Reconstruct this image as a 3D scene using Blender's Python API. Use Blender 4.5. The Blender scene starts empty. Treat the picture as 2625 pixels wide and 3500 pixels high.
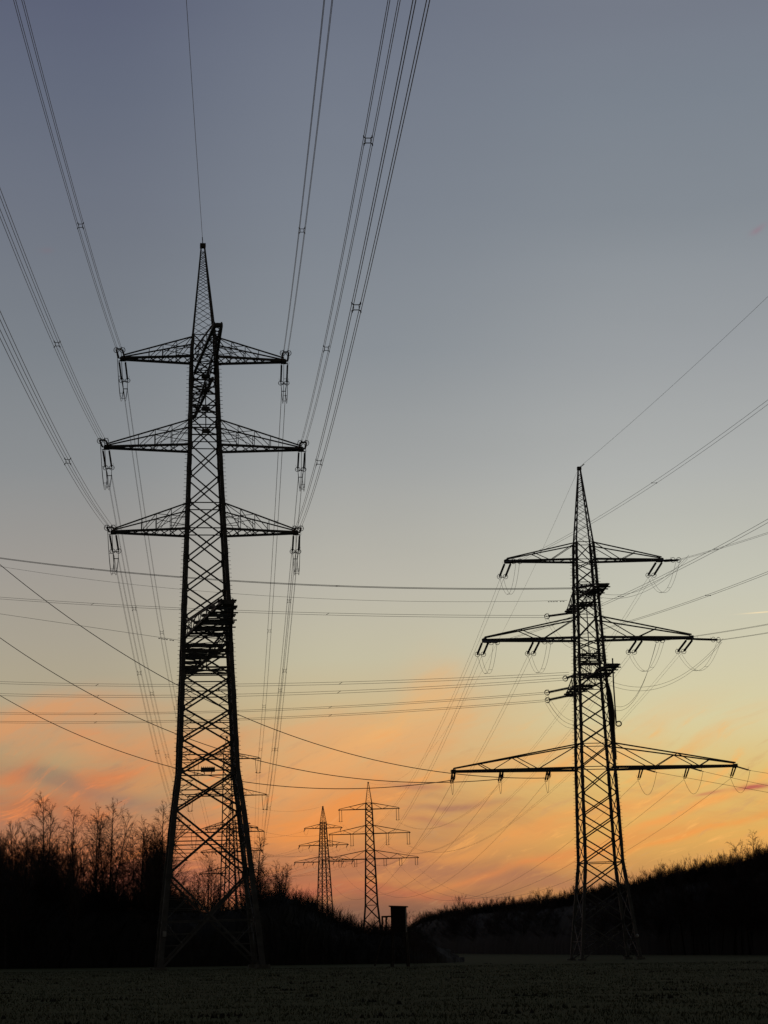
import bpy, math, random
from math import radians, sin, cos, tan, pi, atan2, hypot, sqrt, exp
from mathutils import Vector, Matrix, noise

scene = bpy.context.scene
COL = scene.collection
V = Vector

# ------------------------------------------------------------------ camera
F, CX, CY = 6500.0, 1312.5, 1750.0          # focal length and principal point, in photo pixels
PW, PH = 2625.0, 3500.0
PITCH, ROLL = math.atan(0.23), 0.030
EYE = V((0, 0, 1.6))
fwd = V((0, cos(PITCH), sin(PITCH)))
up0 = V((0, -sin(PITCH), cos(PITCH)))
rt0 = V((1, 0, 0))
right = rt0 * cos(ROLL) - up0 * sin(ROLL)
upv = up0 * cos(ROLL) + rt0 * sin(ROLL)
cd = bpy.data.cameras.new('camera')
cam = bpy.data.objects.new('camera', cd)
COL.objects.link(cam)
m = Matrix((right, upv, -fwd)).transposed().to_4x4()
m.translation = EYE
cam.matrix_world = m
cd.sensor_fit = 'VERTICAL'
cd.sensor_height = 36.0
cd.sensor_width = 27.0
cd.lens = F / PH * 36.0
cd.shift_x = (PW / 2 - CX) / PH
cd.shift_y = (CY - PH / 2) / PH
cd.clip_start = 0.1
cd.clip_end = 9000
scene.camera = cam

def ray(px, py):
    return fwd * F + right * (px - CX) + upv * (CY - py)
def at(px, py, Y):
    d = ray(px, py)
    return EYE + d * (Y / d.y)
def proj(p):
    d = p - EYE
    w = d.dot(fwd)
    if w < 0.5: return None
    return (CX + F * d.dot(right) / w, CY - F * d.dot(upv) / w)

# ------------------------------------------------------------------ world: dusk sky
def lin(c):
    return tuple(((x / 255) / 12.92 if x / 255 <= .04045 else ((x / 255 + .055) / 1.055) ** 2.4) for x in c)
world = bpy.data.worlds.new('World')
scene.world = world
world.use_nodes = True
nt = world.node_tree
nt.nodes.clear()
def N(t, **k):
    n = nt.nodes.new(t)
    for a, b in k.items(): setattr(n, a, b)
    return n
def L(a, b): nt.links.new(a, b)
def setin(s, v):
    if hasattr(v, 'bl_idname') or hasattr(v, 'is_output'): L(v, s)
    else: s.default_value = v
def MA(op, a, b=None, c=None, clamp=False):
    n = N('ShaderNodeMath', operation=op, use_clamp=clamp)
    setin(n.inputs[0], a)
    if b is not None: setin(n.inputs[1], b)
    if c is not None: setin(n.inputs[2], c)
    return n.outputs[0]
def MIX(f, a, b, blend='MIX'):
    n = N('ShaderNodeMix', data_type='RGBA', blend_type=blend)
    n.clamp_factor = True
    setin(n.inputs[0], f)
    for i, v in ((6, a), (7, b)):
        if isinstance(v, tuple): n.inputs[i].default_value = tuple(v) + (1,)
        else: L(v, n.inputs[i])
    return n.outputs[2]
def NOI(vec, scale, detail=3, rough=.55):
    n = N('ShaderNodeTexNoise')
    n.inputs['Scale'].default_value = scale
    n.inputs['Detail'].default_value = detail
    n.inputs['Roughness'].default_value = rough
    L(vec, n.inputs['Vector'])
    return n.outputs[0]
def COMB(x, y, z=0.0):
    n = N('ShaderNodeCombineXYZ')
    setin(n.inputs[0], x); setin(n.inputs[1], y); setin(n.inputs[2], z)
    return n.outputs[0]
tc = N('ShaderNodeTexCoord')
sep = N('ShaderNodeSeparateXYZ'); L(tc.outputs['Generated'], sep.inputs[0])
X_, Y_, Z_ = sep.outputs
A = MA('ARCTAN2', X_, Y_)
HY = MA('SQRT', MA('ADD', MA('MULTIPLY', X_, X_), MA('MULTIPLY', Y_, Y_)))
E = MA('DIVIDE', Z_, MA('MAXIMUM', HY, .02))
def ang(px, py):
    d = ray(px, py)
    return atan2(d.x, d.y), d.z / hypot(d.x, d.y)
# elevation ramps, one for the left of the view and one for the right
def ramp(stops, fac):
    r = N('ShaderNodeValToRGB')
    r.color_ramp.interpolation = 'B_SPLINE' if False else 'LINEAR'
    els = r.color_ramp.elements
    while len(els) > 1: els.remove(els[-1])
    for i, (p, c) in enumerate(stops):
        e = els[0] if i == 0 else els.new(p)
        e.position = p
        e.color = lin(c) + (1,)
    L(fac, r.inputs[0])
    return r.outputs[0]
fac = MA('DIVIDE', E, .7, clamp=True)
def stops(px, cols):
    return [(max(0, ang(px, y)[1]) / .7, c) for y, c in cols]
RL = ramp(stops(200, [(3300, (120, 84, 74)), (3100, (150, 95, 78)), (2900, (184, 120, 88)), (2760, (176, 138, 106)), (2600, (176, 156, 118)),
      (2400, (178, 166, 138)), (2200, (170, 162, 145)), (1950, (160, 155, 148)), (1600, (140, 143, 145)), (1200, (124, 130, 137)), (700, (110, 116, 129)), (300, (100, 107, 124)), (0, (93, 99, 119))]), fac)
RM = ramp(stops(1250, [(3250, (128, 90, 78)), (3130, (142, 98, 80)), (3000, (176, 118, 86)), (2850, (206, 150, 98)), (2650, (214, 172, 118)),
      (2450, (206, 184, 138)), (2250, (196, 189, 162)), (2000, (186, 182, 169)), (1600, (162, 164, 163)), (1200, (138, 144, 150)), (700, (123, 130, 141)), (300, (115, 122, 136)), (0, (108, 115, 131))]), fac)
RR = ramp(stops(2400, [(3200, (182, 130, 88)), (3000, (198, 146, 92)), (2850, (224, 174, 100)), (2650, (224, 192, 122)),
      (2450, (216, 206, 162)), (2250, (209, 203, 174)), (2000, (197, 196, 180)), (1600, (176, 178, 175)), (1200, (155, 159, 162)), (700, (132, 139, 147)), (300, (123, 131, 142)), (0, (117, 123, 136))]), fac)
aL, aM, aR = ang(250, 3000)[0], ang(1250, 3000)[0], ang(2350, 3000)[0]
def smooth(v, a, b):
    n = N('ShaderNodeMapRange', interpolation_type='SMOOTHSTEP')
    setin(n.inputs[0], v); n.inputs[1].default_value = a; n.inputs[2].default_value = b
    return n.outputs[0]
sky = MIX(smooth(A, aL, aM), RL, RM)
sky = MIX(smooth(A, aM, aR), sky, RR)
# warp field for the clouds
cv = COMB(A, E)
w1 = NOI(cv, 13, 1.5, .5)
cv2 = N('ShaderNodeVectorMath', operation='ADD'); L(cv, cv2.inputs[0]); cv2.inputs[1].default_value = (7.3, 3.1, 1.7)
w2 = NOI(cv2.outputs[0], 16, 1.5, .5)
AW = MA('ADD', A, MA('MULTIPLY', MA('SUBTRACT', w1, .5), .045))
EW = MA('ADD', E, MA('MULTIPLY', MA('SUBTRACT', w2, .5), .024))
# broad thin streaks rising to the right
def streak(angle, sx, sy, scale, off, lo, hi, detail=5):
    ca, sa = cos(radians(angle)), sin(radians(angle))
    u = MA('ADD', MA('MULTIPLY', AW, ca * sx), MA('MULTIPLY', EW, sa * sx))
    v = MA('ADD', MA('MULTIPLY', AW, -sa * sy), MA('MULTIPLY', EW, ca * sy))
    n = NOI(COMB(u, v, off), scale * 2.5, detail, .6)
    return smooth(n, lo, hi)
band = MA('MULTIPLY', smooth(E, .136, .075), smooth(E, .0, .02))
s1 = streak(16, 1, 6, 3.2, 2.3, .46, .70)
s2 = streak(12, 1.5, 9, 3.6, 8.1, .50, .74)
s3 = streak(-9, 1, 7, 3.0, 14.2, .48, .72)
leftness = smooth(A, aR, aL)
ocol = MIX(leftness, lin((242, 172, 98)), lin((216, 132, 86)))
sky = MIX(MA('MULTIPLY', MA('MULTIPLY', s1, band), .62), sky, ocol)
sky = MIX(MA('MULTIPLY', MA('MULTIPLY', s3, band), .42), sky, MIX(leftness, lin((196, 140, 92)), lin((140, 110, 98))))
sky = MIX(MA('MULTIPLY', MA('MULTIPLY', s2, band), .50), sky, ocol)
def wisp(angle, sx, sy, off, freq):
    ca, sa = cos(radians(angle)), sin(radians(angle))
    u = MA('ADD', MA('MULTIPLY', AW, ca * sx), MA('MULTIPLY', EW, sa * sx))
    v = MA('ADD', MA('MULTIPLY', AW, -sa * sy), MA('MULTIPLY', EW, ca * sy))
    return NOI(COMB(u, v, off), freq, 9, .66)
tex = wisp(17, 1, 3.6, 5.0, 24)
tex2 = wisp(24, 1, 5.5, 11.0, 30)
def blob(px, py, rx, ry, angle, col, s, gain=1.6, hard=False, tx=True):
    global sky
    a0, e0 = ang(px, py)
    ca, sa = cos(radians(angle)), sin(radians(angle))
    rx, ry = rx / F, ry / F
    aa = A if hard else AW
    ee = E if hard else EW
    da = MA('SUBTRACT', aa, a0); de = MA('SUBTRACT', ee, e0)
    u = MA('ADD', MA('MULTIPLY', da, ca / rx), MA('MULTIPLY', de, sa / rx))
    v = MA('ADD', MA('MULTIPLY', da, -sa / ry), MA('MULTIPLY', de, ca / ry))
    g = MA('EXPONENT', MA('MULTIPLY', MA('ADD', MA('MULTIPLY', u, u), MA('MULTIPLY', v, v)), -.7))
    if tx:
        g = MA('MULTIPLY', g, MA('ADD', MA('MULTIPLY', MA('SUBTRACT', tex, .5), 3.4), 1.0), clamp=True)
    g = MA('MULTIPLY', g, s, clamp=True)
    sky = MIX(g, sky, lin(col))
BL = [(150, 2450, 270, 45, 5, (218, 156, 106), .85), (250, 2530, 260, 50, -5, (210, 152, 106), .7),
      (600, 2570, 300, 70, 3, (218, 158, 108), .65), (1180, 2600, 330, 105, 10, (230, 166, 110), .75),
      (1490, 2375, 70, 90, 30, (232, 180, 120), .62), (1330, 2500, 150, 42, 22, (240, 182, 116), .8), (1250, 2560, 260, 60, 12, (230, 174, 116), .4),
      (1040, 2500, 150, 45, 8, (228, 172, 118), .5),
      (15, 2630, 90, 18, 20, (218, 134, 88), .8), (0, 2670, 60, 40, 0, (212, 132, 88), .6),
      (330, 2700, 140, 55, 30, (208, 128, 86), .85), (550, 2640, 160, 22, 22, (210, 150, 100), .7),
      (170, 2665, 130, 30, -20, (150, 124, 104), .6), (430, 2725, 120, 22, -8, (150, 122, 106), .65),
      (100, 2750, 230, 28, -8, (192, 120, 84), .8), (60, 2800, 200, 25, 0, (158, 110, 92), .45),
      (700, 2840, 150, 60, 0, (220, 140, 96), .7),
      (1120, 2790, 200, 70, 10, (240, 152, 86), .8), (1200, 2930, 150, 30, 5, (228, 132, 78), .5),
      (1900, 2620, 150, 22, 20, (240, 172, 102), .85), (2130, 2570, 90, 16, 15, (240, 180, 110), .6),
      (2330, 2760, 260, 16, 18, (242, 166, 96), .85), (2400, 2842, 240, 12, 14, (242, 162, 90), .9),
      (1950, 2800, 330, 30, 15, (236, 160, 96), .6), (2050, 2900, 360, 26, 12, (232, 152, 90), .55),
      (1500, 2960, 420, 28, -8, (164, 116, 92), .65), (1850, 3020, 400, 30, -6, (176, 122, 92), .6),
      (1420, 3060, 380, 12, -10, (196, 116, 84), .6), (1300, 3150, 600, 55, 0, (134, 98, 80), .85),
      (1750, 2960, 260, 10, 14, (226, 142, 88), .6),
      (500, 3020, 420, 60, 0, (166, 98, 88), .6), (1060, 3050, 200, 20, -4, (188, 104, 86), .6)]
for b in BL: blob(*b)
# fine bright wisps over the whole cloud band, strongest to the left and centre
wm_ = MA('MULTIPLY', MA('MULTIPLY', smooth(tex2, .51, .66), smooth(tex, .42, .60)), MA('MULTIPLY', band, smooth(E, .022, .055)))
sky = MIX(MA('MULTIPLY', wm_, .85), sky, MIX(leftness, lin((248, 184, 108)), lin((232, 142, 92))))
wd_ = MA('MULTIPLY', MA('MULTIPLY', smooth(tex2, .47, .34), smooth(tex, .55, .42)), band)
sky = MIX(MA('MULTIPLY', wd_, .42), sky, MIX(leftness, lin((206, 160, 112)), lin((160, 124, 104))))
for b in [(1560, 2754, 120, 9, 2, (174, 124, 100), .8), (1430, 2694, 80, 9, 0, (186, 130, 100), .7), (1500, 2800, 90, 7, -2, (184, 124, 96), .6),
          (2570, 2682, 45, 6, 2, (190, 108, 92), 1.1), (2430, 2692, 40, 5, 4, (206, 140, 100), .8)]:
    blob(*b)
blob(2612, 768, 14, 10, 20, (150, 122, 134), .55, tx=False)
blob(150, 868, 18, 8, 10, (122, 116, 126), .5)
blob(2600, 2093, 45, 1.6, 1, (250, 226, 180), .9, hard=True, tx=False)
hs = N('ShaderNodeHueSaturation'); L(sky, hs.inputs['Color']); L(MA('ADD', MA('MULTIPLY', band, .03), 1.0), hs.inputs['Saturation'])
sky = hs.outputs[0]
veil = NOI(COMB(MA('ADD', A, MA('MULTIPLY', E, .35)), MA('MULTIPLY', E, 3.5), 21.0), 5, 5, .6)
vf = MA('ADD', .965, MA('MULTIPLY', veil, .07))
sky = MIX(1.0, sky, COMB(vf, vf, vf), 'MULTIPLY')
# away from the afterglow the sky is night-dark; below the horizon it is black earth
az = MA('ABSOLUTE', MA('SUBTRACT', A, .25))
dim = MA('SUBTRACT', 1.0, MA('MULTIPLY', smooth(az, .75, 1.9), .88))
dim = MA('MULTIPLY', dim, MA('SUBTRACT', 1.0, MA('MULTIPLY', smooth(E, 1.4, 4.0), .6)))
grain = NOI(tc.outputs['Generated'], 950, 2, .7)
sky = MIX(1.0, sky, COMB(dim, dim, dim), 'MULTIPLY')
st = N('ShaderNodeTexSky', sky_type='NISHITA', sun_disc=False)
st.sun_elevation = radians(0.0); st.sun_rotation = radians(20)
bg1 = N('ShaderNodeBackground'); L(sky, bg1.inputs[0]); bg1.inputs[1].default_value = .985
bg2 = N('ShaderNodeBackground'); L(st.outputs[0], bg2.inputs[0]); bg2.inputs[1].default_value = .002
bg3 = N('ShaderNodeBackground'); bg3.inputs[0].default_value = (.004, .004, .003, 1)
addn = N('ShaderNodeAddShader'); L(bg1.outputs[0], addn.inputs[0]); L(bg2.outputs[0], addn.inputs[1])
mx = N('ShaderNodeMixShader'); L(smooth(E, -.02, -.005), mx.inputs[0]); L(bg3.outputs[0], mx.inputs[1]); L(addn.outputs[0], mx.inputs[2])
wo = N('ShaderNodeOutputWorld'); L(mx.outputs[0], wo.inputs[0])
scene.view_settings.view_transform = 'Standard'
scene.view_settings.look = 'None'
scene.view_settings.exposure = 0
scene.view_settings.gamma = 1
# the sun has just set: only a very faint warm light low ahead
sd = bpy.data.lights.new('sun', 'SUN'); sd.energy = .02; sd.angle = radians(12); sd.color = (1, .62, .4)
so = bpy.data.objects.new('sun', sd); COL.objects.link(so)
so.rotation_euler = V((-.34, -.94, -.03)).to_track_quat('-Z', 'Y').to_euler()

# ------------------------------------------------------------------ materials
def mat(name, c1, c2, scale=3.0, rough=.75, metal=0.0, bump=0.0):
    mt = bpy.data.materials.new(name); mt.use_nodes = True
    t = mt.node_tree; b = t.nodes['Principled BSDF']
    tcn = t.nodes.new('ShaderNodeTexCoord')
    n = t.nodes.new('ShaderNodeTexNoise'); n.inputs['Scale'].default_value = scale; n.inputs['Detail'].default_value = 5
    t.links.new(tcn.outputs['Object'], n.inputs['Vector'])
    r = t.nodes.new('ShaderNodeValToRGB')
    r.color_ramp.elements[0].position = .35; r.color_ramp.elements[1].position = .68
    r.color_ramp.elements[0].color = tuple(c1) + (1,); r.color_ramp.elements[1].color = tuple(c2) + (1,)
    t.links.new(n.outputs[0], r.inputs[0]); t.links.new(r.outputs[0], b.inputs['Base Color'])
    b.inputs['Roughness'].default_value = rough; b.inputs['Metallic'].default_value = metal
    b.inputs['Specular IOR Level'].default_value = .25
    if bump:
        bn = t.nodes.new('ShaderNodeBump'); bn.inputs['Strength'].default_value = bump
        t.links.new(n.outputs[0], bn.inputs['Height']); t.links.new(bn.outputs[0], b.inputs['Normal'])
    return mt
STEEL = mat('weathered_steel', (.09, .09, .085), (.15, .15, .14), 1.2, .7)
PORC = mat('insulator_brown', (.02, .015, .012), (.03, .02, .018), 5, .45)
CABLE = mat('aluminium_cable', (.05, .05, .05), (.08, .08, .08), .5, .6)
CONC = mat('foundation_concrete', (.12, .12, .10), (.2, .2, .17), 4, .9)
BARK = mat('bark', (.022, .018, .015), (.04, .033, .028), 6, .9)
BIRCH = mat('birch_bark', (.03, .027, .025), (.10, .095, .09), 4, .85)
TWIG = mat('twig', (.05, .038, .032), (.085, .062, .052), 3, .9)
THICK = mat('thicket', (.035, .035, .031), (.05, .047, .041), 1.5, 1.0)
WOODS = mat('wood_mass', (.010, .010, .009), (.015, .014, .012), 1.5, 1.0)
WOODM = mat('dark_timber', (.025, .02, .016), (.05, .042, .033), 8, .85, bump=.2)
PLATE = mat('enamel_plate', (.35, .35, .33), (.45, .45, .42), 6, .5)
GRASS = mat('grass_blade', (.040, .044, .018), (.068, .073, .031), .7, .9)
DARKG = mat('dead_leaf', (.018, .018, .010), (.035, .031, .018), 5, .95)

# ------------------------------------------------------------------ mesh helpers
WM = {}
def wm(o): return WM.get(o.name, Matrix.Identity(4))
def empty(name, loc, rz=0.0):
    o = bpy.data.objects.new(name, None); COL.objects.link(o)
    o.location = loc; o.rotation_euler = (0, 0, rz)
    o.empty_display_size = .5
    WM[o.name] = Matrix.Translation(loc) @ Matrix.Rotation(rz, 4, 'Z')
    return o
def tag(o, label=None, cat=None, group=None, kind=None):
    if label: o['label'] = label
    if cat: o['category'] = cat
    if group: o['group'] = group
    if kind: o['kind'] = kind
    return o
class MB:
    def __init__(s): s.v = []; s.f = []
    def beam(s, a, b, w, d=None, w2=None, upd=None):
        a = V(a); b = V(b); d = w if d is None else d
        ax = (b - a)
        if ax.length < 1e-6: return
        ax.normalize()
        u = V(upd) if upd is not None else (V((0, 0, 1)) if abs(ax.z) < .9 else V((0, 1, 0)))
        sx = ax.cross(u)
        if sx.length < 1e-4: sx = ax.cross(V((1, 0, 0)))
        sx.normalize(); sy = sx.cross(ax)
        k = 1.0 if w2 is None else w2 / w
        i = len(s.v)
        for p, q in ((a, 1.0), (b, k)):
            for x, y in ((-1, -1), (1, -1), (1, 1), (-1, 1)):
                s.v.append(p + sx * (x * w / 2 * q) + sy * (y * d / 2 * q))
        s.f += [(i, i+3, i+2, i+1), (i+4, i+5, i+6, i+7), (i, i+1, i+5, i+4), (i+1, i+2, i+6, i+5), (i+2, i+3, i+7, i+6), (i+3, i, i+4, i+7)]
    def angle(s, a, b, w, upd=None, t=.18):
        # an L-section member: two thin flanges
        a = V(a); b = V(b); ax = (b - a).normalized()
        u = V(upd) if upd is not None else (V((0, 0, 1)) if abs(ax.z) < .9 else V((0, 1, 0)))
        sx = ax.cross(u).normalized(); sy = sx.cross(ax)
        s.beam(a + sy * (w/2), b + sy * (w/2), w, w * t, upd=u)
        s.beam(a + sx * (w/2 - w*t/2) , b + sx * (w/2 - w*t/2), w * t, w * .99, upd=u)
    def tube(s, pts, r, n=4, r2=None, cap=True):
        pts = [V(p) for p in pts]; k = len(pts); base = len(s.v)
        px = None
        for i, p in enumerate(pts):
            ax = (pts[min(i+1, k-1)] - pts[max(i-1, 0)])
            if ax.length < 1e-9: ax = V((0, 0, 1))
            ax.normalize()
            if px is None:
                u = V((0, 0, 1)) if abs(ax.z) < .9 else V((0, 1, 0))
                px = ax.cross(u).normalized()
            else:
                px = (px - ax * px.dot(ax))
                if px.length < 1e-6: px = ax.orthogonal()
                px.normalize()
            py = ax.cross(px)
            rr = r if r2 is None else r + (r2 - r) * i / (k - 1)
            if isinstance(r, (list, tuple)): rr = r[i]
            for j in range(n):
                t = 2 * pi * j / n
                s.v.append(p + px * (cos(t) * rr) + py * (sin(t) * rr))
        for i in range(k - 1):
            for j in range(n):
                a = base + i*n + j; b = base + i*n + (j+1) % n
                s.f.append((a, b, b + n, a + n))
        if cap and n > 2:
            s.f.append(tuple(base + j for j in range(n))[::-1]); s.f.append(tuple(base + (k-1)*n + j for j in range(n)))
    def ring(s, c, ax, R, r, n=20, m_=4, arc=1.0):
        ax = V(ax).normalized(); u = ax.orthogonal().normalized(); w = ax.cross(u)
        base = len(s.v)
        for i in range(n):
            t = 2 * pi * i / n
            o = u * cos(t) + w * sin(t)
            for j in range(m_):
                q = 2 * pi * j / m_
                s.v.append(V(c) + o * (R + r * cos(q)) + ax * (r * sin(q)))
        for i in range(n):
            for j in range(m_):
                a = base + i*m_ + j; b = base + i*m_ + (j+1) % m_
                c_ = base + ((i+1) % n)*m_ + j; d = base + ((i+1) % n)*m_ + (j+1) % m_
                s.f.append((a, b, d, c_))
    def box(s, c, sx, sy, sz):
        c = V(c); s.beam(c - V((0, 0, sz/2)), c + V((0, 0, sz/2)), sx, sy, upd=(0, 1, 0))
    def xf(s, M):
        s.v = [M @ p for p in s.v]; return s
    def build(s, name, m_, parent=None, smooth_=False):
        me = bpy.data.meshes.new(name)
        vs = s.v
        if parent is not None:
            Mi = wm(parent).inverted(); vs = [Mi @ p for p in vs]
        me.from_pydata([tuple(p) for p in vs], [], s.f)
        me.materials.append(m_)
        if smooth_: me.polygons.foreach_set('use_smooth', [True] * len(me.polygons))
        o = bpy.data.objects.new(name, me); COL.objects.link(o)
        if parent is not None:
            o.parent = parent; WM[o.name] = wm(parent)
        return o
rnd = random.Random(7)

# ------------------------------------------------------------------ ground
def ground_z(x, y):
    h = .10 * noise.noise(V((x * .05, y * .04, 3.1))) + .04 * noise.noise(V((x * .35, y * .35, 1.1)))
    return h * min(1, max(0, (400 - y) / 250)) - .0145 * max(-160, min(160, x)) * max(0, min(1, (900 - y) / 400))
g = MB()
def axis(vals):
    out = []
    for a, b, n in vals:
        out += [a + (b - a) * i / n for i in range(n)]
    return out + [vals[-1][1]]
xs = axis([(-4000, -300, 12), (-300, -60, 24), (-60, 75, 230), (75, 400, 30), (400, 4000, 12)])
ys = axis([(-1500, -20, 12), (-20, 30, 10), (30, 270, 300), (270, 900, 60), (900, 7000, 14)])
for y in ys:
    for x in xs: g.v.append(V((x, y, ground_z(x, y))))
nx = len(xs)
for j in range(len(ys) - 1):
    for i in range(nx - 1):
        a = j * nx + i; g.f.append((a, a+1, a+1+nx, a+nx))
gm = bpy.data.materials.new('meadow'); gm.use_nodes = True
t = gm.node_tree; b = t.nodes['Principled BSDF']; b.inputs['Roughness'].default_value = 1.0; b.inputs['Specular IOR Level'].default_value = .05
tcn = t.nodes.new('ShaderNodeTexCoord')
def gn(scale, det=6, ro=.65):
    n = t.nodes.new('ShaderNodeTexNoise'); n.inputs['Scale'].default_value = scale; n.inputs['Detail'].default_value = det; n.inputs['Roughness'].default_value = ro
    t.links.new(tcn.outputs['Object'], n.inputs['Vector']); return n.outputs[0]
r = t.nodes.new('ShaderNodeValToRGB'); r.color_ramp.elements[0].position = .3; r.color_ramp.elements[1].position = .7
r.color_ramp.elements[0].color = (.040, .045, .018, 1); r.color_ramp.elements[1].color = (.066, .073, .030, 1)
t.links.new(gn(.5), r.inputs[0])
r2 = t.nodes.new('ShaderNodeValToRGB'); r2.color_ramp.elements[0].position = .42; r2.color_ramp.elements[1].position = .66
r2.color_ramp.elements[0].color = (0, 0, 0, 1); r2.color_ramp.elements[1].color = (1, 1, 1, 1)
t.links.new(gn(.16, 4), r2.inputs[0])
mxn = t.nodes.new('ShaderNodeMix'); mxn.data_type = 'RGBA'
t.links.new(r2.outputs[0], mxn.inputs[0]); t.links.new(r.outputs[0], mxn.inputs[6]); mxn.inputs[7].default_value = (.056, .052, .024, 1)
fm = t.nodes.new('ShaderNodeMath'); fm.operation = 'MULTIPLY'; fm.inputs[1].default_value = .5
t.links.new(r2.outputs[0], fm.inputs[0]); t.links.new(fm.outputs[0], mxn.inputs[0])
t.links.new(mxn.outputs[2], b.inputs['Base Color'])
bn = t.nodes.new('ShaderNodeBump'); bn.inputs['Strength'].default_value = .45; bn.inputs['Distance'].default_value = .1
t.links.new(gn(6, 8, .75), bn.inputs['Height']); t.links.new(bn.outputs[0], b.inputs['Normal'])
tag(g.build('field', gm, smooth_=True), kind='structure')

# ------------------------------------------------------------------ pylons
def lerp(a, b, t): return a + (b - a) * t
def half(levels, z):
    for (z0, a0, b0), (z1, a1, b1) in zip(levels, levels[1:]):
        if z <= z1: 
            q = (z - z0) / (z1 - z0); return lerp(a0, a1, q), lerp(b0, b1, q)
    return levels[-1][1:]
def lattice_body(root, levels, top, panel_k, wleg, wbr, detail=2, horiz=(), double_z=None, near_faces=True, yaw=0.0):
    """legs, four braced faces and the peak; levels = (z, half width x, half width y)"""
    M = wm(root) @ Matrix.Rotation(yaw, 4, 'Z')
    zs = [l[0] for l in levels if l[0] <= top]
    sg = ((-1, -1), (1, -1), (1, 1), (-1, 1))
    def P(z, k):
        a, b_ = half(levels, z); return V((sg[k][0] * a, sg[k][1] * b_, z))
    ztop = levels[-1][0]
    for k in range(4):
        mb = MB()
        zz = sorted(set(zs + [top]))
        for z0, z1 in zip(zz, zz[1:]):
            ww = lerp(wleg[0], wleg[1], (z0 + z1) / 2 / ztop)
            c = P(z0, k)
            if detail >= 2:
                mb.beam(P(z0, k), P(z1, k), ww, ww * .95, upd=(0, 1, 0))
            else: mb.beam(P(z0, k), P(z1, k), ww, ww, upd=(0, 1, 0))
            # splice plates
            if detail >= 2:
                n = max(1, int((z1 - z0) / 3.2))
                for i in range(n):
                    q = (i + .5) / n; p = P(lerp(z0, z1, q), k); p2 = P(min(lerp(z0, z1, q) + .9, z1), k)
                    mb.beam(p, p2, ww * 1.1, ww * 1.1, upd=(0, 1, 0))
        if detail >= 2 and k in (1, 3):
            z = 3.0
            while z < top - 1:
                p = P(z, k); mb.beam(p, p + V((sg[k][0] * .42, 0, 0)), .035); z += .42
        mb.xf(M).build('leg', STEEL, root)
    # panel heights
    pz = [0.0] if callable(panel_k) else list(panel_k)
    while pz[-1] < top - .5:
        a, b_ = half(levels, pz[-1])
        nz = pz[-1] + panel_k(pz[-1]) * 2 * a
        for h in horiz:
            if pz[-1] < h - .3 and nz > h - .45 * (nz - pz[-1]): nz = h; break
        pz.append(min(nz, top))
    for face in range(4):
        k0, k1 = face, (face + 1) % 4
        mb = MB()
        for z0, z1 in zip(pz, pz[1:]):
            if z1 - z0 < .2: continue
            w = lerp(wbr[0], wbr[1], z0 / ztop)
            a0, a1, b0, b1 = P(z0, k0), P(z0, k1), P(z1, k0), P(z1, k1)
            nrm = (a1 - a0).cross(b0 - a0).normalized()
            mb.beam(a0, b1, w, w * .35, upd=nrm)
            o = nrm * (w * .2)
            mb.beam(a1 + o, b0 + o, w, w * .35, upd=nrm)
            if detail >= 2 and (z1 - z0) > 1.5:
                # gusset plates at the nodes
                for p, q in ((a0, a1), (a1, a0)):
                    c = p + (q - p).normalized() * w * .9
                    mb.beam(c - V((0, 0, w * 1.1)), c + V((0, 0, w * 1.1)), w * 2.1, w * .3, upd=nrm)
            if detail >= 2 and (z1 - z0) > 2.4 and z0 < (double_z or 0):
                c = (a0 + b1) / 2; l0 = lerp(a0, b0, .5); l1 = lerp(a1, b1, .5)
                mb.beam(l0, l1, w * .75, w * .5)
                for aa, bb in ((a0, b0), (a1, b1)):
                    for q in (.25, .75):
                        pl = lerp(aa, bb, q)
                        d = lerp(aa, c, .5) if q < .5 else lerp(bb, c, .5)
                        mb.beam(pl, d, w * .5, w * .35)
                        d2 = lerp(aa, bb, .5)
                        mb.beam(d2, d, w * .5, w * .35)
                if (z1 - z0) > 5:
                    for q in (.12, .37, .63, .88):
                        for aa, bb in ((a0, b0), (a1, b1)):
                            t_ = q if q < .5 else 1 - q
                            mb.beam(lerp(aa, bb, q), lerp(aa if q < .5 else bb, c, t_ * 2), w * .45, w * .35)
        for h in horiz:
            w = lerp(wbr[0], wbr[1], h / ztop)
            mb.beam(P(h, k0), P(h, k1), w * .95, w * .6)
        mb.xf(M).build('bracing', STEEL, root)
    # peak
    mb = MB()
    wp = lerp(wleg[0], wleg[1], .9) * .62
    for k in range(4): mb.beam(P(top, k), P(ztop, k), wp, wp, w2=wp * .75, upd=(0, 1, 0))
    z = top
    side = 0
    while z < ztop - .8:
        a, b_ = half(levels, z); nz = min(z + max(.5, 2 * a * .62), ztop - .3)
        for face in range(4):
            k0, k1 = face, (face + 1) % 4
            if side: k0, k1 = k1, k0
            mb.beam(P(z, k0), P(nz, k1), wp * .42, wp * .22)
            if detail >= 2: mb.beam(P(z, k1), P(nz, k0), wp * .36, wp * .2)
        side ^= 1; z = nz
    mb.beam(V((0, 0, ztop - .35)), V((0, 0, ztop + .05)), half(levels, ztop - .2)[0] * 2 + .25, half(levels, ztop - .2)[0] * 2 + .25)
    mb.xf(M).build('peak', STEEL, root)
    return M
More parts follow.
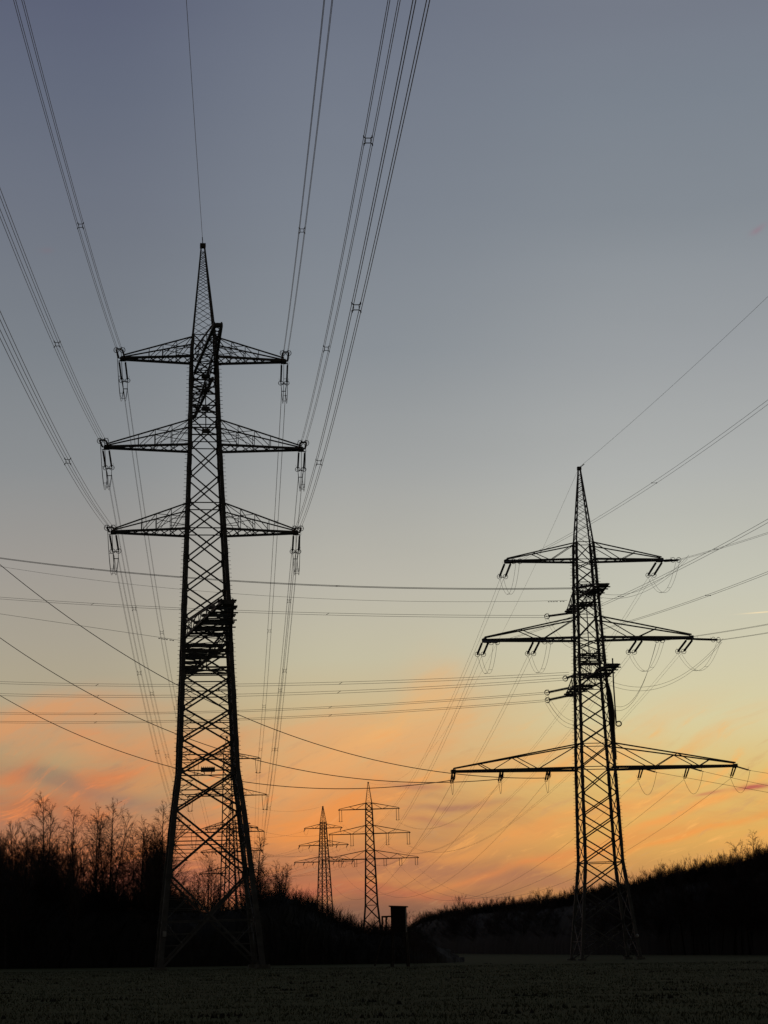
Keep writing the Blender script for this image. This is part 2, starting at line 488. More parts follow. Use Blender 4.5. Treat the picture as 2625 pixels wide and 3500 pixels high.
def crossarm(root, e, r0, w0, Ln, w1, zb, zt, style, wc=.2, n=7, name='crossarm', beams=(), dense=False, zj=None):
    """one arm: e = direction in the pylon's own frame"""
    M = wm(root)
    e = V((e[0], e[1], 0)).normalized(); f = V((-e.y, e.x, 0))
    mb = MB()
    def B(t, s): return e * lerp(r0, Ln, t) + f * (s * lerp(w0, w1, t)) + V((0, 0, zb))
    def T(t, s): return e * lerp(r0, Ln, t) + f * (s * lerp(w0, w1, t)) + V((0, 0, lerp(zt, zb + wc * 1.2, t)))
    for s in (-1, 1):
        mb.beam(B(0, s), B(1, s), wc, wc * .9)
        mb.beam(T(0, s), T(1, s), wc * .56, wc * .5)
        if style == 'post':
            ts = (.22, .42, .62)
            for t_ in ts:
                mb.beam(B(t_, s), T(t_, s), wc * .28, wc * .28)
            mb.beam(T(0, s), B(.22, s), wc * .28, wc * .28)
            mb.beam(T(0, s), lerp(B(.42, s), T(.42, s), .35), wc * .24, wc * .24)
            mb.beam(T(.22, s), B(.42, s), wc * .24, wc * .24)
            mb.beam(T(.42, s), B(.62, s), wc * .24, wc * .24)
            mb.beam(lerp(B(0, s), T(0, s), .45), T(.42, s), wc * .24, wc * .24)
            mb.beam(lerp(B(0, s), T(0, s), .45), lerp(B(.22, s), T(.22, s), .5), wc * .22, wc * .22)
        elif style == 'vee':
            for (tb, tt) in ((.38, 0), (.38, .62), (.0, 0)):
                if tt or tb: mb.beam(B(tb, s), T(tt, s), wc * .42, wc * .3)
        elif style == 'vee2':
            for (tb, tt) in ((.34, 0), (.34, .52), (.70, .52), (.70, .80)):
                mb.beam(B(tb, s), T(tt, s), wc * .42, wc * .3)
    for i in range(n):
        t0, t1 = i / n, (i + 1) / n
        s = 1 if i % 2 else -1
        mb.beam(B(t0, s), B(t1, -s), wc * .4, wc * .2)
        if dense or style == 'post': mb.beam(B(t0, -s) - V((0, 0, wc * .25)), B(t1, s) - V((0, 0, wc * .25)), wc * .4, wc * .18)
        if dense:
            mb.beam(B(t1, -1), B(t1, 1), wc * .5, wc * .4)
            for q in (-1, 1):
                if i % 2: mb.beam(B(t0, q), T(t1, q), wc * .3, wc * .25)
    mb.beam(B(1, -1) - f * .1, B(1, 1) + f * .1, wc * 1.5, wc * 1.5)
    mb.beam(e * (Ln - .25) + V((0, 0, zb)), e * (Ln + .3) + V((0, 0, zb)), w1 * 1.2, wc * 1.3)
    for t_, ex in beams:
        hw = lerp(w0, w1, t_) + ex
        for dt in (-.02, .02):
            c = e * lerp(r0, Ln, t_ + dt) + V((0, 0, zb + wc * .9))
            mb.beam(c - f * hw, c + f * hw, .16, .16)
        c = e * lerp(r0, Ln, t_) + V((0, 0, zb - wc * .8))
        mb.beam(c - f * (hw + .12), c + f * (hw + .12), .14, .12)
    mb.xf(M).build(name, STEEL, root)
def string_pair(root, T0, T1, sepv, sep0, sep1, R=.2, rr=.085, big=True, ring=True, rings_axis=None):
    """double insulator string between two world points, with ribbed discs, grading rings and yoke"""
    T0 = V(T0); T1 = V(T1); s = V(sepv).normalized(); d = (T1 - T0); Ln = d.length; d.normalize()
    mb = MB(); rg = MB()
    for q in (-1, 1):
        a = T0 + s * (q * sep0 / 2); b_ = T1 + s * (q * sep1 / 2)
        if big:
            k = max(8, int(Ln / .16)); pts = []; rad = []
            for i in range(k):
                for du, ra in ((0, .4), (.12, 1.0), (.6, .85), (.8, .4)):
                    u = .09 + .82 * (i + du) / k
                    pts.append(lerp(a, b_, u)); rad.append(rr * ra)
            mb.tube(pts, rad, 7)
            mb.tube([a, b_], .022, 4)
            # small arcing horns
            for u in (.1, .9):
                c = lerp(a, b_, u); mb.tube([c, c + V((s.x * q * .18, s.y * q * .18, .2)), c + V((s.x * q * .2, s.y * q * .2, .4))], .012, 3)
        else: mb.tube([a, b_], rr * .8, 4)
        if ring:
            rg2 = MB(); rg2.ring(lerp(a, b_, .955), rings_axis or d, R, .032, 18, 4)
            rg2.beam(lerp(a, b_, .955) - s * R, lerp(a, b_, .955) + s * R, .02)
            rg.v += []
            i0 = len(rg.v); rg.v += rg2.v; rg.f += [tuple(x + i0 for x in ff) for ff in rg2.f]
    mb.beam(T1 - s * (sep1 / 2 + .06), T1 + s * (sep1 / 2 + .06), .09, .07)
    mb.beam(T0 - s * (sep0 / 2 + .06), T0 + s * (sep0 / 2 + .06), .1, .08)
    o = mb.build('insulator_string', PORC, root)
    if ring: rg.build('grading_ring', STEEL, o)
    return o

# ------------------------------------------------------------------ conductors
def exit_point(P0, px, py, a, b):
    """where a hanging wire that starts at P0 crosses the line of sight through a point of the view"""
    r_ = ray(px, py); best = None
    lo = 5.0
    prev = None
    for i in range(1, 6000):
        t_ = i * .05 / F * 1.0
        Q = EYE + r_ * t_
        s = hypot(Q.x - P0.x, Q.y - P0.y)
        z = P0.z - a * s + b * s * s
        dlt = Q.z - z
        if prev is not None and prev < 0 <= dlt: return Q, s
        prev = dlt
    return Q, s
def path_exit(P0, px, py, a=.15, b=.0004, extra=120, n=44):
    Q, s = exit_point(P0, px, py, a, b)
    h = V((Q.x - P0.x, Q.y - P0.y, 0)).normalized()
    tot = s + extra
    return [P0 + h * (tot * i / n) + V((0, 0, -a * (tot * i / n) + b * (tot * i / n) ** 2)) for i in range(n + 1)], h
def path_sag(P0, P1, mid=None, S=None, n=32):
    P0 = V(P0); P1 = V(P1)
    def cur(S, t_): return lerp(P0, P1, t_) - V((0, 0, 4 * S * t_ * (1 - t_)))
    if mid is not None:
        best = (1e18, 0)
        for i in range(0, 260):
            S_ = i * .16
            dd = 1e18
            for j in range(1, 40):
                q = proj(cur(S_, j / 40))
                q2 = proj(cur(S_, min(1, (j + 1) / 40)))
                if q and q2:
                    # distance from mid to the segment
                    ax, ay = q; bx, by = q2; vx, vy = bx - ax, by - ay
                    l2 = vx*vx + vy*vy + 1e-9
                    u = max(0, min(1, ((mid[0]-ax)*vx + (mid[1]-ay)*vy) / l2))
                    dd = min(dd, (ax + u*vx - mid[0])**2 + (ay + u*vy - mid[1])**2)
            if dd < best[0]: best = (dd, S_)
        S = best[1]
    return [cur(S or 0, i / n) for i in range(n + 1)]
def frame_of(pts, i):
    d = pts[min(i+1, len(pts)-1)] - pts[max(i-1, 0)]; d.z = 0
    d.normalize(); return V((d.y, -d.x, 0))
def path_two(P0, px, Y, mid, left, n=40, py0=None):
    """a sagging wire from P0 to a support beyond the frame that passes two observed points"""
    def run(py):
        pts = path_sag(P0, at(px, py, Y), mid, n=n)
        pv = None
        for p in pts:
            q = proj(p)
            if pv and q and (pv[0] - left[0]) * (q[0] - left[0]) <= 0:
                u = (left[0] - pv[0]) / (q[0] - pv[0] + 1e-9); return pts, lerp(pv[1], q[1], u) - left[1]
            pv = q
        return pts, 0
    a = left[1] + (left[1] - mid[1]) / (left[0] - mid[0]) * (px - left[0]) if py0 is None else py0
    pa, ea = run(a); b_ = a - ea * 1.5; pb, eb = run(b_)
    for _ in range(7):
        if abs(eb) < .7 or abs(ea - eb) < 1e-6: break
        c_ = b_ - eb * (b_ - a) / (eb - ea); a, ea = b_, eb; b_ = c_; pb, eb = run(b_)
    return pb
def bundle(pts, label, kind='quad', sp=.4, r=.018, spacers=(), group=None, sp1=None, name=None, thin=None, par=None):
    """the sub-conductors of one phase over one span, with their spacers; kinds: quad, pair, single"""
    name = name or {'quad': 'conductor_bundle', 'pair': 'twin_conductor', 'single': 'overhead_wire'}[kind]
    offs = {'quad': ((-.5, -.5), (.5, -.5), (.5, .5), (-.5, .5)), 'pair': ((-.5, 0), (.5, 0)), 'single': ((0, 0),)}[kind]
    if kind == 'single':
        mb = MB(); mb.tube(pts, r, 4); o = mb.build(name, CABLE)
        # origin at the start
        return tag(o, label, 'power line', group)
    root = empty(name, pts[0]); tag(root, label, 'power line', group)
    n = len(pts) - 1
    for ox, oz in offs:
        q = []
        for i, p in enumerate(pts):
            s_ = sp if sp1 is None else lerp(sp, sp1, i / n)
            q.append(p + frame_of(pts, i) * (ox * s_) + V((0, 0, oz * s_)))
        mb = MB(); mb.tube(q, r if thin is None else [lerp(r, thin, i / n) for i in range(n + 1)], 4); mb.build('wire', CABLE, root)
    for (spx, spy) in spacers:
        best = (1e18, 0)
        for i, p in enumerate(pts[:-1]):
            for u in (0, .25, .5, .75):
                q = proj(lerp(p, pts[i+1], u))
                if q:
                    dd = (q[0]-spx)**2 + (q[1]-spy)**2
                    if dd < best[0]: best = (dd, i + u)
        i = int(best[1]); u = best[1] - i
        p = lerp(pts[i], pts[i+1], u); fx = frame_of(pts, i)
        s_ = sp if sp1 is None else lerp(sp, sp1, best[1] / n)
        mb = MB(); h_ = s_ / 2
        if kind == 'quad':
            cs = [p + fx * (x * h_) + V((0, 0, z * h_)) for x, z in ((-1, -1), (1, -1), (1, 1), (-1, 1))]
            ci = [p + fx * (x * h_ * .62) + V((0, 0, z * h_ * .62)) for x, z in ((-1, -1), (1, -1), (1, 1), (-1, 1))]
            for k in range(4):
                mb.beam(ci[k], ci[(k+1) % 4], .035); mb.beam(ci[k], cs[k], .045, .04)
                mb.box(cs[k], .06, .06, .12)
        else:
            mb.beam(p - fx * h_, p + fx * h_, .03)
            for q in (-1, 1): mb.box(p + fx * (q * h_), .07, .12, .07)
        mb.build('spacer', STEEL, root)
    return root
def vibration_dampers(p, d, root=None):
    for o in (0, .9, 1.6):
        mb = MB(); c = p + d * o - V((0, 0, .12))
        mb.beam(c - d * .22, c + d * .22, .03); mb.beam(c - d * .28, c - d * .16, .09); mb.beam(c + d * .16, c + d * .28, .09)
        mb.beam(c, c + V((0, 0, .12)), .03)
        mb.build('vibration_damper', STEEL, root)

def fixer(px, yh, D, mpp, base):
    """turns heights and widths read off at the pylon's distance into true ones (the view is pitched up)"""
    def fz(z, w=None):
        p = at(px, yh - (z - 1.6) / mpp, D)
        k = (p - EYE).dot(fwd) / D
        return p.z - base if w is None else (p.z - base, w * k)
    return fz
def cross_arm_fit(near, far, C):
    """half length, height and heading of an arm through the pylon's axis from where its two tips are seen"""
    rn, rf = ray(*near), ray(*far)
    q = rn.z / rf.z
    a = 2 * C.y / (rn.y + rf.y * q); b_ = q * a
    pn = EYE + rn * a; pf = EYE + rf * b_
    d = (pn - pf); d.z = 0
    return d.length / 2, pn.z, d.normalized()
# ============ pylon 1: the tallest, on the left
D1 = 187.5
YAW1 = radians(9)
b1 = at(714, 3310, D1)
P1R = empty('transmission_pylon', b1, YAW1)
tag(P1R, 'tallest dark steel lattice pylon, with three tiers of crossarms and open splayed legs', 'pylon')
f1 = fixer(705, 3255, D1, 75 / 2600, b1.z)
def mklv(f, rows, d=.92):
    out = []
    for z, w in rows:
        z2, w2 = f(z, w); out.append((z2 if z > 0 else 0, w2, w2 * d))
    return out
lv1 = mklv(f1, [(0, 4.95), (6.4, 4.3), (15.3, 3.35), (19.3, 2.82), (28.6, 2.42), (37.8, 2.05), (43.1, 1.8), (51.4, 1.45), (60, 1.22), (62.2, 1.08), (71.4, .14)])
def pk1(z):
    if z < 19: return .95
    if z < 28.5: return .68
    return .62
pl1 = [0, 9.3, 15.5, 19.3, 22.4, 25.5, 28.6, 31.5, 34.4, 37.3, 40.2, 43.1, 45.7, 48.5, 51.3, 54.0, 56.0, 58.0, 60.0, 62.2]
lattice_body(P1R, lv1, f1(62.2), [0] + [f1(z) for z in pl1[1:]], (.52, .26), (.21, .10), 2, horiz=[f1(z) for z in (19.3, 28.6, 43.1, 45.6, 51.6, 54.0, 60.2, 62.2)], double_z=f1(28.5))
M1 = wm(P1R)
def tip(Mx, x, y, z): return Mx @ V((x, y, z))
arms1 = []
for zb, zt, Ln, hw in [(60.0, 61.9, 7.9, 1.22), (51.3, 53.75, 9.55, 1.45), (43.0, 45.5, 8.95, 1.8)]:
    z_, l_ = f1(zb, Ln); arms1.append((z_, f1(zt), l_, half(lv1, z_)[0]))
for zb, zt, Ln, hw in arms1:
    for s in (-1, 1): crossarm(P1R, (s, 0), hw, hw, Ln, .3, zb, zt, 'post', wc=.24, n=8)
for near, far, dz, w0, w1, wc, nn, bm in (((741, 1112), (652, 1425), 2.4, 1.0, .34, .24, 13, ()),
                                 ((762, 2060), (634, 2292), 1.5, 2.3, .5, .26, 12, ((.2, .1), (.4, .3), (.6, .35), (.8, .4), (.97, .3)))):
    Lh, zz, hd = cross_arm_fit(near, far, b1)
    el = Matrix.Rotation(-YAW1, 3, 'Z') @ hd
    for q in (-1, 1):
        crossarm(P1R, (el.x * q, el.y * q), 1.0, w0, Lh, w1, zz - b1.z, zz - b1.z + dz, 'post', wc=wc, n=nn, dense=(w0 > 2), beams=bm)
mb = MB()   # beams where the lower cross frame meets the body
for z in (29.4, 31.0):
    z = f1(z); hx, hy_ = half(lv1, z)
    for y in (-1, 0, 1): mb.beam(V((-hx, y * hy_, z)), V((hx, y * hy_, z)), .14, .16)
    mb.beam(V((-hx, -hy_, z)), V((hx, hy_, z)), .12, .12); mb.beam(V((-hx, hy_, z)), V((hx, -hy_, z)), .12, .12)
mb.beam(V((0, 0, f1(29.4))), V((0, 0, f1(31.0))), .1)
mb.xf(M1).build('cross_frame', STEEL, P1R)
mb = MB()
for z in (58.4, 57.0, 55.2, 53.0):
    z = f1(z); hx, hy_ = half(lv1, z)
    for y in (-1, 1): mb.beam(V((-hx, y * hy_, z)), V((hx, y * hy_, z)), .12)
    mb.box(V((.15, 0, z)), .8, .7, .3)
    mb.beam(V((-hx, -hy_, z)), V((hx, hy_, z)), .1)
mb.beam(V((.15, 0, f1(53.0))), V((.15, 0, f1(58.4))), .1)
mb.xf(M1).build('cross_frame', STEEL, P1R)
zq = f1(19.35); hq = half(lv1, zq)[1] + .1
mb = MB(); mb.box(V((-.1, -hq, zq)), 1.35, .5, .4)
for i in range(7): mb.beam(V((-.7 + i * .2, -hq, zq + .1)), V((-.7 + i * .2, -hq, zq + .32)), .06)
mb.beam(V((-.5, -hq, zq - .2)), V((-.4, -hq, zq - .42)), .08); mb.beam(V((.3, -hq, zq - .2)), V((.2, -hq, zq - .42)), .08)
mb.xf(M1).build('equipment_box', STEEL, P1R)
for sx in (-1, 1):
    for sy in (-1, 1):
        mb = MB(); mb.beam(V((sx * lv1[0][1], sy * lv1[0][2], -.5)), V((sx * lv1[0][1], sy * lv1[0][2], .22)), 1.3, 1.3, upd=(0, 1, 0)); mb.xf(M1).build('foundation', CONC, P1R)
mb = MB(); hx, hy_ = half(lv1, 3.3); mb.box(V((-hx + .1, -hy_ - .33, 3.3)), .34, .04, .5); mb.xf(M1).build('number_plate', PLATE, P1R)
# earth wire of pylon 1
pt, h = path_exit(tip(M1, 0, 0, lv1[-1][0] + .1), 637, 0, .07, .0002)
bundle(pt, 'single earth wire rising overhead from the tip of the tallest pylon', 'single', r=.02)
vibration_dampers(pt[0] + (pt[1] - pt[0]).normalized() * .6, (pt[1] - pt[0]).normalized(), P1R)

# ============ pylon 2: behind pylon 1
D2 = 450.0
b2 = at(783, 3254, D2); b2.z = ground_z(b2.x, D2)
P2R = empty('transmission_pylon', b2, radians(5))
tag(P2R, 'slim suspension pylon seen through the legs of the tallest pylon, with long double insulators', 'pylon')
f2 = fixer(777, 3254, D2, 180 / 2600, b2.z)
lv2 = mklv(f2, [(0, 2.6), (13, 2.0), (30, 1.35), (47.3, .85), (48.5, .8), (52.5, .1)], 1)
lattice_body(P2R, lv2, f2(48.5), lambda z: .9, (.30, .20), (.15, .11), 1, horiz=[f2(z) for z in (30, 38.6, 47.3)])
M2 = wm(P2R)
arms2 = [(f2(a), f2(b_), f2(a, c)[1]) for a, b_, c in [(47.3, 48.9, 7.6), (38.6, 40.8, 9.1), (30.0, 32.4, 8.3)]]
hang2 = {}
for i, (zb, zt, Ln) in enumerate(arms2):
    hw = half(lv2, zb)[0]
    for s in (-1, 1):
        crossarm(P2R, (s, 0), hw, hw, Ln, .25, zb, zt, 'post', wc=.17, n=7)
        a = tip(M2, s * (Ln - .3), 0, zb - .1); b_ = a - V((0, 0, 3.4))
        string_pair(P2R, a, b_, (1, 0, 0), 1.25, .8, R=.3, rr=.07, big=False)
        hang2[(i, s)] = b_ - V((0, 0, .3))
# ============ conductors on pylon 1
side = {-1: 'left', 1: 'right'}; tier = ['upper', 'middle', 'lower']
exits = {(0, -1): ((64, 0), [(283, 777)]), (1, -1): ((0, 692), [(203, 1180)]), (2, -1): ((0, 1110), [(237, 1570)]),
         (0, 1): ((1122, 0), [(1024, 780)]), (1, 1): ((1347, 0), [(1103, 1185), (1252, 484)]), (2, 1): ((1440, 0), [(1073, 1576), (1204, 1047)])}
mids = {(0, -1): ((500, 1828), [(507, 1828), (554, 2159), (600, 2420)]), (1, -1): ((520, 2375), [(462, 2072), (520, 2375), (557, 2587)]),
        (2, -1): ((538, 2574), [(480, 2304), (538, 2574)]),
        (0, 1): ((921, 2155), [(938, 1785), (921, 2155), (906, 2412), (896, 2562)]), (1, 1): ((957, 2363), [(982, 2060), (957, 2363), (944, 2564), (930, 2720)]),
        (2, 1): ((949, 2516), [(963, 2291), (943, 2564), (927, 2761)])}
for i, (zb, zt, Ln, hw) in enumerate(arms1):
    for s in (-1, 1):
        T0 = tip(M1, s * (Ln + .1), 0, zb - .05)
        (ex, spf) = exits[(i, s)]
        _, h = path_exit(T0, ex[0], ex[1], .16, .0004)
        Tf = T0 + h * .3
        E1 = T0 + h * 4.8 + V((0, 0, -.55))
        sv = V((h.y, -h.x, 0))
        string_pair(P1R, Tf, E1, sv, .6, .6, R=.26, rr=.10, big=True)
        S1 = E1 + h * .7 + V((0, 0, -.1))
        pt, h = path_exit(S1, ex[0], ex[1], .15, .0004)
        bundle(pt, 'four-wire bundle rising overhead from the %s %s crossarm tip of the tallest pylon' % (tier[i], side[s]), 'quad', .42, .017, spf, 'overhead wire bundles on the tallest pylon')
        # away side
        H = hang2[(i, s)]
        h2 = V((H.x - T0.x, H.y - T0.y, 0)).normalized()
        E2 = T0 + h2 * 4.4 + V((0, 0, -1.05))
        string_pair(P1R, T0 + h2 * .3 - V((0, 0, .1)), E2, V((h2.y, -h2.x, 0)), .62, .62, R=.26, rr=.10, big=True)
        S2 = E2 + h2 * 1.0 + V((0, 0, -.5))
        for Ea, Sa, hh in ((E2, S2, h2), (E1, S1, h)):
            mb = MB(); sv2 = V((hh.y, -hh.x, 0))
            for ox in (-.2, .2):
                o = sv2 * ox
                mb.beam(Ea + o * 1.5, Sa + o + V((0, 0, .2)), .045); mb.beam(Ea + o * 1.5, Sa + o - V((0, 0, .2)), .045)
            mb.beam(Sa - sv2 * .26, Sa + sv2 * .26, .07); mb.beam(Ea - sv2 * .3, Ea + sv2 * .3, .06)
            mb.build('yoke', STEEL, P1R)
        mid, spz = mids[(i, s)]
        pt = path_sag(S2, H, mid)
        bundle(pt, 'four-wire bundle from the %s %s crossarm of the tallest pylon back to the slim pylon' % (tier[i], side[s]), 'quad', .42, .014, spz, 'rear wire bundles on the tallest pylon', sp1=.7)
        # jumper loop
        jl = MB(); mpt = []
        for k in range(15):
            t_ = k / 14
            p = lerp(S1, S2, t_) - V((0, 0, 4 * 2.9 * t_ * (1 - t_))) 
            mpt.append(p)
        for ox, oz in ((-.2, .2), (.2, .2), (.2, -.15), (-.2, -.15)):
            jl.tube([p + sv * ox + V((0, 0, oz)) for p in mpt], .02, 4)
        for k in (3, 6, 8, 11):
            jl.beam(mpt[k] - sv * .2, mpt[k] + sv * .2, .035)
        jl.build('jumper_loop', CABLE, P1R)
        # beyond pylon 2
        far = at(838 + s * 22 * (1 + .1 * i), 3150 - (2 - i) * 26, 1250)
        pt = path_sag(H, far, None, 9)
        bundle(pt, 'faint twin wires descending beyond the %s %s insulator of the slim suspension pylon' % (tier[i], side[s]), 'pair', .8, .02, (), 'far wires past the slim suspension pylon', sp1=1.0)

# ============ pylon 3: on the right
D3 = 230.0
b3 = at(2070, 3279, D3)
P3R = empty('transmission_pylon', b3, radians(6))
tag(P3R, 'large angle pylon beside the dark wood with three crossarms, the widest one lowest', 'pylon')
f3 = fixer(2030, 3235, D3, 92 / 2600, b3.z)
lv3 = mklv(f3, [(0, 3.55), (11.7, 2.28), (23.2, 2.0), (32.9, 1.66), (38.8, 1.45), (48.2, 1.13), (50.4, 1.02), (59.6, .1)], .95)
lattice_body(P3R, lv3, f3(50.4), lambda z: .62 if z < 30 else .74, (.36, .26), (.16, .11), 2, horiz=[f3(z) for z in (11.7, 23.2, 26, 32.9, 38.8, 41.6, 45.5, 48.3, 50.4)], double_z=3)
M3 = wm(P3R)
arms3 = []
for zb, zt, Ln in [(48.3, 50.3, 9.5), (38.8, 41.3, 12.7), (23.1, 26.0, 17.3)]:
    z_, l_ = f3(zb, Ln); arms3.append((z_, f3(zt), l_, half(lv3, z_)[0]))
for i, (zb, zt, Ln, hw) in enumerate(arms3):
    for s in (-1, 1):
        crossarm(P3R, (s, 0), hw, half(lv3, zb)[1], Ln, .3, zb, zt, 'vee2' if i == 2 else 'vee', wc=.30 if i else .26, n=10 if i else 8)
YAW3 = radians(6)
for near, far, dz, w0, bm in (((2062, 2000), (1950, 2095), 1.7, 1.2, ((.5, .15), (.8, .2), (.97, .25))), ((2098, 2275), (1950, 2378), 2.0, 1.5, ((.35, .15), (.6, .2), (.8, .25), (.97, .3)))):
    Lh, zz, hd = cross_arm_fit(near, far, b3)
    el = Matrix.Rotation(-YAW3, 3, 'Z') @ hd
    for q in (-1, 1):
        crossarm(P3R, (el.x * q, el.y * q), 1.0, w0, Lh, .5, zz - b3.z, zz - b3.z + dz, 'post', wc=.18, n=6, dense=True, beams=bm)
mb = MB()
for z in (43.0, 44.4, 35.9, 34.4, 36.8):
    z = f3(z); hx, hy_ = half(lv3, z)
    for q in (-1, 0, 1): mb.beam(V((-hx, q * hy_, z)), V((hx, q * hy_, z)), .13, .16)
    mb.beam(V((-hx, -hy_, z)), V((hx, hy_, z)), .1)
z0_ = f3(36.2)
mb.beam(V((0, 0, f3(34.4))), V((0, 0, f3(44.4))), .1); mb.beam(V((-1.4, -1.3, z0_)), V((1.4, -1.3, z0_)), .12)
for i in range(12):
    mb.tube([V((-1.4 + i * .25, -1.3, z0_)), V((-1.4 + i * .25, -1.3, z0_ + .9 + .2 * (i % 3)))], .03, 4)
for x in (-.9, .1, .9): mb.ring(V((x, -1.6, z0_ + .8)), (0, 1, .2), .28, .03)
mb.xf(M3).build('cross_frame', STEEL, P3R)
mb = MB()   # cable sealing end hanging beside the right leg, and the conduits running down
Z = f3
mb.tube([V((2.5, -1.6, Z(36.2))), V((2.45, -1.6, Z(33))), V((2.5, -1.6, Z(28.4)))], .09, 6)
mb.tube([V((1.75, -1.7, Z(33.2))), V((1.9, -1.75, Z(31.8))), V((2.1, -1.8, Z(29.5))), V((2.05, -1.8, Z(27.5))), V((2.2, -1.8, Z(24.0)))], [.1, .26, .28, .22, .1], 6)
mb.ring(V((2.8, -1.6, Z(28.3))), (.2, 1, .6), .32, .08, 16, 5)
mb.xf(M3).build('cable_termination', PORC, P3R)
for sx in (-1, 1):
    for sy in (-1, 1):
        mb = MB(); mb.beam(V((sx * lv3[0][1], sy * lv3[0][2], -.4)), V((sx * lv3[0][1], sy * lv3[0][2], .16)), .9, .9, upd=(0, 1, 0)); mb.xf(M3).build('foundation', CONC, P3R)
hx, hy_ = half(lv3, 2.6); mb = MB(); mb.ring(V((hx, -hy_ - .26, 2.6)), (0, 1, 0), .1, .1, 12, 4); mb.box(V((hx, -hy_ - .24, 2.6)), .2, .03, .2); mb.xf(M3).build('number_plate', PLATE, P3R)

# ============ pylon 4: far, centre
D4 = 637.0
b4 = at(1274, 3246, D4); b4.z = 0
P4R = empty('transmission_pylon', b4, 0)
tag(P4R, 'distant suspension pylon rising just behind the hunting hide, with three tiers of hanging insulators', 'pylon')
f4 = fixer(1262, 3246, D4, 255 / 2600, 0)
lv4 = mklv(f4, [(0, 3.7), (6, 3.1), (16.5, 2.05), (32, 1.55), (48.7, 1.08), (50.8, 1.0), (57.8, .1)], 1)
lattice_body(P4R, lv4, f4(50.8), lambda z: .85, (.46, .32), (.24, .17), 1, horiz=[f4(z) for z in (16.5, 26, 32, 34.8, 40.5, 43.2, 48.7, 50.8)], yaw=radians(3))
M4 = wm(P4R)
arms4 = [(f4(a), f4(b_), f4(a, c)[1], tuple(f4(a, x)[1] for x in xx), sl) for a, b_, c, xx, sl in [(48.7, 50.8, 10.0, (9.9,), 3.8), (40.5, 43.3, 13.4, (6.3, 13.3), 3.8), (32.0, 34.9, 16.0, (5.3, 10.5, 15.8), 2.3)]]
hang4 = {}
for i, (zb, zt, Ln, xs4, sl) in enumerate(arms4):
    hw = half(lv4, zb)[0]
    for s in (-1, 1):
        crossarm(P4R, (s, 0), hw, hw, Ln, .25, zb, zt, 'vee2' if i == 2 else 'vee', wc=.24, n=8)
        for k, x in enumerate(xs4):
            a = tip(M4, s * (x - .35), 0, zb - .1); b_ = a - V((0, 0, sl))
            string_pair(P4R, a, b_, (1, 0, 0), .8, .8, R=.3, rr=.1, big=False, ring=(i < 2))
            hang4[(i, s, k)] = b_ - V((0, 0, .4))
# ============ pylon 5: far, left of centre
D5 = 780.0
b5 = at(1114, 3249, D5); b5.z = 0
P5R = empty('transmission_pylon', b5, 0)
tag(P5R, 'distant strain pylon nearest the central pylon, its wires leading away to the left', 'pylon')
f5 = fixer(1105, 3249, D5, 312 / 2600, 0)
lv5 = mklv(f5, [(0, 2.9), (17, 2.4), (38, 1.6), (51.8, 1.0), (54.5, .9), (60.8, .1)], 1)
lattice_body(P5R, lv5, f5(54.5), lambda z: .8, (.42, .3), (.2, .15), 1, horiz=[f5(z) for z in (28, 38, 44.8, 51.8)], yaw=radians(28))
M5 = wm(P5R)
# ============ pylon 6: faint, behind the legs of pylon 1
D6 = 590.0
b6 = at(796, 3254, D6); b6.z = ground_z(b6.x, D6)
P6R = empty('transmission_pylon', b6, 0)
tag(P6R, 'faint broad strain pylon standing behind the slim suspension pylon and the bare birches', 'pylon')
f6 = fixer(790, 3254, D6, 235 / 2600, b6.z)
lv6 = mklv(f6, [(0, 2.7), (14, 2.2), (26, 1.6), (39.8, 1.1), (41.5, 1.0), (48, .1)], 1)
lattice_body(P6R, lv6, f6(41.5), lambda z: .8, (.36, .24), (.16, .12), 1, horiz=[f6(z) for z in (26, 32.7, 39.8)], yaw=radians(28))
M6 = wm(P6R)
g5 = [(f5(a), f5(b_), f5(a, c)[1], tuple(f5(a, x)[1] for x in xx)) for a, b_, c, xx in [(51.8, 53.6, 7.6, (7.4,)), (44.8, 46.8, 10.0, (5.6, 9.8)), (38.0, 40.2, 12.0, (4.2, 8.0, 11.8))]]
g6 = [(f6(a), f6(b_), f6(a, c)[1], tuple(f6(a, x)[1] for x in xx)) for a, b_, c, xx in [(39.8, 41.4, 8.0, (7.8,)), (32.7, 34.5, 9.4, (5.3, 9.2)), (26.0, 28.0, 9.8, (3.6, 6.6, 9.6))]]
at5, at6 = {}, {}
for R_, Mx, gg, dct, lv in ((P5R, M5, g5, at5, lv5), (P6R, M6, g6, at6, lv6)):
    for i, (zb, zt, Ln, xx) in enumerate(gg):
        hw = half(lv, zb)[0]
        for s in (-1, 1):
            crossarm(R_, (s, 0), hw, hw, Ln, .25, zb, zt, 'vee', wc=.26, n=7)
            for k, x in enumerate(xx): dct[(i, s, k)] = tip(Mx, s * x, 0, zb - .1)
